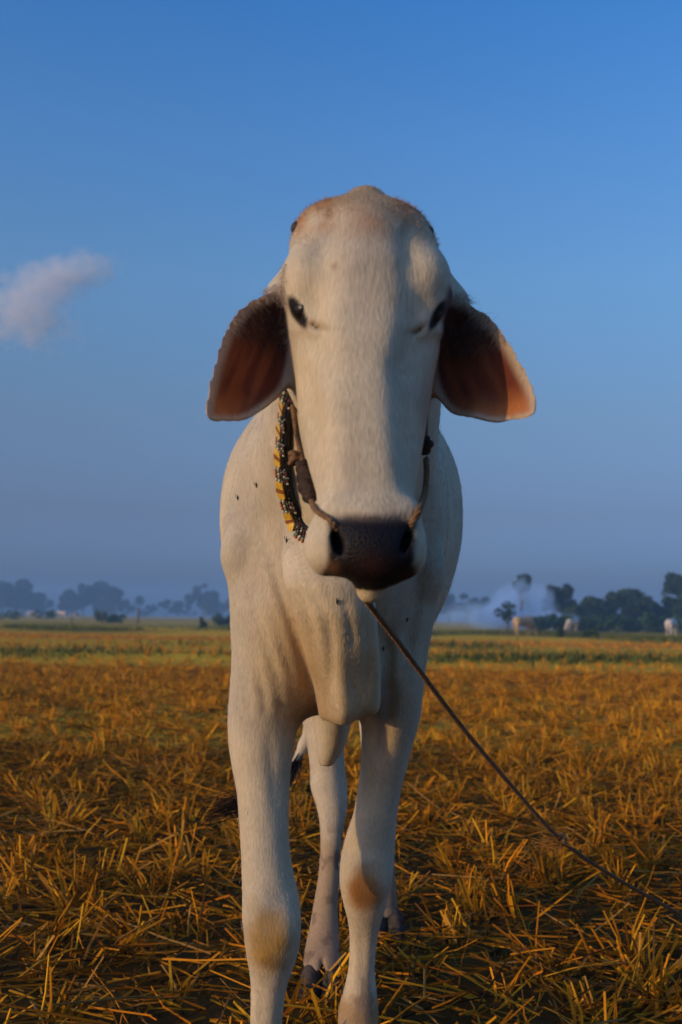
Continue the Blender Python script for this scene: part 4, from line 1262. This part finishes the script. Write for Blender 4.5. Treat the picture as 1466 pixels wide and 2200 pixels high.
rt = [(1122, 1234, 26, 'tall', 4.2, 'slender tall tree rising out of the smoke'), (1190, 1258, 34, 'tall', 2.0, 'narrow dark tree at the right edge of the smoke'), (1222, 1252, 36, 'tall', 1.5, 'taller dark tree beside the smoke edge'),
      (1258, 1282, 46, 'round', .8, 'low round tree right of the smoke'), (1292, 1284, 34, 'round', .8, 'small dark tree left of the broad green one'), (1312, 1268, 20, 'tall', 1.2, 'thin pointed tree left of the broad green one'),
      (1352, 1266, 62, 'round', .8, 'broad green tree between the smoke and the right edge'), (1404, 1292, 40, 'round', .6, 'low tree left of the tallest one at the right edge'), (1446, 1228, 44, 'tall', 1.5, 'tallest dark tree at the right edge'),
      (1466, 1268, 50, 'round', .8, 'bushy tree under the tallest one at the right edge'), (1500, 1262, 60, 'round', .8, 'tree cut off by the right edge')]
for k, (a, ty, w, sh, th, lab) in enumerate(rt):
    d = DR + 5 * (k % 3)
    tree('field_tree', a, d, top(ty, a, d), w / FPX * d * 1.7, lab, 'trees beyond the field on the right', 200 + k, (.035, .062, .018), th, 26, 2600, .26, sh)
t = tree('forked_tree', 1085, 85, top(1292, 1085, 85), 66 / FPX * 85, 'small dark forked tree standing before the smoke', None, 231, (.035, .055, .02), .9, 13, 600, .11, 'umbrella')
for k in range(13):
    a = 1150 + k * 27 + 6 * math.sin(k * 5)
    bush(a, 96 + 2 * (k % 3), top(1320 - 7 * (k % 4 == 1), a, 97), 50 / FPX * 97, 'dark green bush %s in the hedge line on the right' % ('first second third fourth fifth sixth seventh eighth ninth tenth eleventh twelfth thirteenth'.split()[k] + ' from the left'), 'bushes of the hedge line', 300 + k, (.04, .085, .02), 500, .2)
for k, (a, d, ty, w, lab) in enumerate([(245, 110, 1316, 40, 'green bush beside the leaning fence post on the left'), (437, 62, 1322, 20, 'small dark bush by itself left of the big cow'), (20, 150, 1306, 60, 'low green bush at the left edge'), (95, 150, 1308, 50, 'low green bush between the far left cattle'), (215, 130, 1308, 30, 'dark little bush by the middle fence post'),
                                   (1205, 60, 1342, 26, 'green tuft bush below the middle grazing animal'), (1270, 48, 1350, 30, 'dark tuft bush right of the middle grazing animal'), (480, 100, 1318, 40, 'low green bush touching the big cow\'s flank outline')]):
    bush(a, d, top(ty, a, d), w / FPX * d, lab, 'bushes in the far field', 330 + k, (.05, .09, .02), 350, .10 if d < 70 else .18)
# posts
m_post = simple_mat('weathered_post', (.16, .10, .065), .9, .3, 8, .4, 30)
for a, d, ty, lab in ((297, 105, 1303, 'reddish fence post right of the green bush on the left'), (220, 95, 1311, 'thin fence post near the dark little bush'), (155, 85, 1312, 'thin leftmost fence post near the far cattle')):
    h = top(ty, a, d); V, F = tube(np.array([(0, 0, -.2), (.02, 0, h * .5), (.05, 0, h * .97), (.052, 0, h)]), np.array((.075, .07, .06, .03)) * (1.6 if a == 297 else .8), 8)
    o = fast_mesh('fence_post', V, F, m_post); o.location = gp(a, d); tag(o, lab, 'post', 'old fence posts')

def far_cow(px_, d, yaw, sc, graze, col, label):
    P = []
    P.append(Cap((-.55, 0, .98), (.5, 0, .96), .30, .29, .12, 1.0))
    P.append(Ell((.42, 0, 1.22), (.16, .10, .13), .1))
    for lx, ly in ((.48, .16), (.40, -.16), (-.58, .15), (-.66, -.15)):
        P.append(Cap((lx, ly, .8), (lx, ly * .9, .42), .12 if lx < 0 else .10, .055, .08)); P.append(Cap((lx, ly * .9, .42), (lx + .02, ly * .9, .04), .052, .045, .03))
    hx, hz = ((1.12, .42) if graze else (1.08, 1.36))
    P.append(Cap((.55, 0, 1.02), (hx - .12, 0, hz + (.12 if graze else 0)), .22, .12, .1))
    P.append(Cap((hx - .12, 0, hz + .12 if graze else hz + .02), (hx + (.06 if graze else .25), 0, hz - .26), .115, .075, .06))
    P.append(Cap((hx - .1, .10, hz + .06), (hx - .12, .27, hz - .04), .04, .03, .03)); P.append(Cap((hx - .1, -.10, hz + .06), (hx - .12, -.27, hz - .04), .04, .03, .03))
    P.append(Cap((-.84, 0, 1.1), (-.9, .02, .5), .03, .02, .04))
    V, F = isosurface(P, .04, pad=.1, SUP=4)
    o = empty('grazing_cow', gp(px_, d), yaw); o.scale = (sc, sc, sc); tag(o, label, 'cow', 'cattle far out in the field')
    n = fbm(V, 3, 2)
    fast_mesh('body', V, F, M_coat, o, cols=np.column_stack([np.array(col) * (.85 + .3 * n)[:, None], 0 * n]))
    return o
far_cow(1125, 60, R(35), .93, True, (.50, .34, .17), 'tan cow grazing beside the small forked tree')
far_cow(1230, 93, R(-140), .9, True, (.6, .5, .38), 'small pale cow seen end on, middle of the three grazing on the right')
far_cow(1443, 70, R(55), .95, True, (.62, .56, .50), 'whitish cow seen end on near the right edge')
far_cow(70, 190, R(10), 1.0, True, (.62, .5, .42), 'leftmost pale cow of the three far on the left')
far_cow(133, 180, R(170), 1.1, True, (.65, .5, .42), 'middle and biggest pale cow of the three far on the left')
far_cow(164, 185, R(60), .95, True, (.6, .48, .4), 'rightmost pale cow of the three far on the left')

# ------------------------------------------------------------------ cloud, smoke, haze
def volume_box(name, lo, hi, label, kind, build):
    lo, hi = np.array(lo, float), np.array(hi, float)
    c = (lo + hi) / 2; h = (hi - lo) / 2
    V = np.array([(x, y, z) for x in (-1, 1) for y in (-1, 1) for z in (-1, 1)], float) * h
    F = np.array([(0, 1, 3, 2), (4, 6, 7, 5), (0, 4, 5, 1), (2, 3, 7, 6), (0, 2, 6, 4), (1, 5, 7, 3)])
    m = bpy.data.materials.new(name); m.use_nodes = True
    t = m.node_tree; t.nodes.clear()
    out_ = t.nodes.new('ShaderNodeOutputMaterial'); pv = t.nodes.new('ShaderNodeVolumePrincipled')
    t.links.new(pv.outputs[0], out_.inputs['Volume'])
    build(t, pv, h)
    o = fast_mesh(name, V, F, m, smooth=False); o.location = c
    tag(o, label, kind=kind)
    return o
def blobs(t, blob_list, noise_scale, warp, thr, dens, h, aniso=(1, 1, 1), soft=False):
    """density = noisy sum of soft ellipsoids given in box coordinates (-1..1)"""
    def N(op, a, b=None):
        n = t.nodes.new('ShaderNodeMath'); n.operation = op
        for i_, v in enumerate((a, b)):
            if v is None: continue
            if isinstance(v, (int, float)): n.inputs[i_].default_value = v
            else: t.links.new(v, n.inputs[i_])
        return n.outputs[0]
    tc = t.nodes.new('ShaderNodeTexCoord')
    mp = t.nodes.new('ShaderNodeMapping'); mp.inputs['Scale'].default_value = tuple(1 / v for v in h)
    t.links.new(tc.outputs['Object'], mp.inputs['Vector'])
    nm = t.nodes.new('ShaderNodeMapping'); nm.inputs['Scale'].default_value = aniso
    t.links.new(tc.outputs['Object'], nm.inputs['Vector'])
    nz = t.nodes.new('ShaderNodeTexNoise'); nz.inputs['Scale'].default_value = noise_scale; nz.inputs['Detail'].default_value = 5; nz.inputs['Roughness'].default_value = .55
    t.links.new(nm.outputs[0], nz.inputs['Vector'])
    tot = None
    for (c, r, rot, wgt) in blob_list:
        m2 = t.nodes.new('ShaderNodeMapping'); m2.vector_type = 'TEXTURE'
        m2.inputs['Location'].default_value = c; m2.inputs['Rotation'].default_value = (0, rot, 0); m2.inputs['Scale'].default_value = r
        t.links.new(mp.outputs[0], m2.inputs['Vector'])
        ln = t.nodes.new('ShaderNodeVectorMath'); ln.operation = 'LENGTH'; t.links.new(m2.outputs[0], ln.inputs[0])
        v = N('MAXIMUM', N('SUBTRACT', 1.0, ln.outputs['Value']), 0.0)
        v = N('MULTIPLY', N('MULTIPLY', v, N('SUBTRACT', 2.0, v)), wgt) if soft else N('MULTIPLY', v, wgt)
        tot = v if tot is None else N('ADD', tot, v)
    q = N('SUBTRACT', N('ADD', tot, N('MULTIPLY', N('SUBTRACT', nz.outputs['Fac'], .5), warp)), thr)
    inside = N('MINIMUM', N('MULTIPLY', tot, 3.0), 1.0)
    return N('MULTIPLY', N('MULTIPLY', N('MAXIMUM', q, 0.0), inside), dens)
def cloud_build(t, pv, h):
    pv.inputs['Color'].default_value = (1, 1, 1, 1); pv.inputs['Anisotropy'].default_value = -.35
    d = blobs(t, [((.22, 0, .45), (.75, .9, .42), R(-22), 1.4), ((-.35, 0, .05), (.75, .9, .6), R(-38), 1.2), ((-.2, 0, -.4), (.9, .9, .55), 0, .7)], .028, 2.4, .22, .015, h, (1, .6, 1.3))
    t.links.new(d, pv.inputs['Density'])
a, b_ = W(-60, 790, 2500), W(290, 515, 2500)
cl = volume_box('cloud', (a[0], 2400, a[2]), (b_[0], 2600, b_[2]), 'small thin white cloud low in the sky on the left', 'stuff', cloud_build)
def smoke_build(t, pv, h):
    pv.inputs['Color'].default_value = (.46, .70, 1.0, 1); pv.inputs['Anisotropy'].default_value = -.2
    d = blobs(t, [((-.45, 0, -.62), (.62, .9, .55), 0, 1.0), ((.1, 0, -.75), (.75, .9, .35), 0, 1.0), ((-.22, 0, -.15), (.20, .9, .95), R(12), 1.2), ((.14, 0, -.2), (.17, .9, .75), R(-8), 1.1), ((.6, 0, -.85), (.5, .9, .18), 0, .5)], .62, 2.3, .14, .45, h, (1, .7, .8))
    t.links.new(d, pv.inputs['Density'])
a, b_ = W(925, 1342, 105), W(1350, 1226, 105)
volume_box('smoke', (a[0], 100, .02), (b_[0], 111, b_[2] + .8), 'pale blue smoke drifting low before the trees on the right', 'stuff', smoke_build)
def haze_build(t, pv, h):
    pv.inputs['Color'].default_value = (.33, .60, 1.0, 1); pv.inputs['Density'].default_value = .0015; pv.inputs['Anisotropy'].default_value = 0.0
volume_box('haze', (-900, -900, -1), (900, 900, 22), 'thin blue evening haze over the field', 'stuff', haze_build)
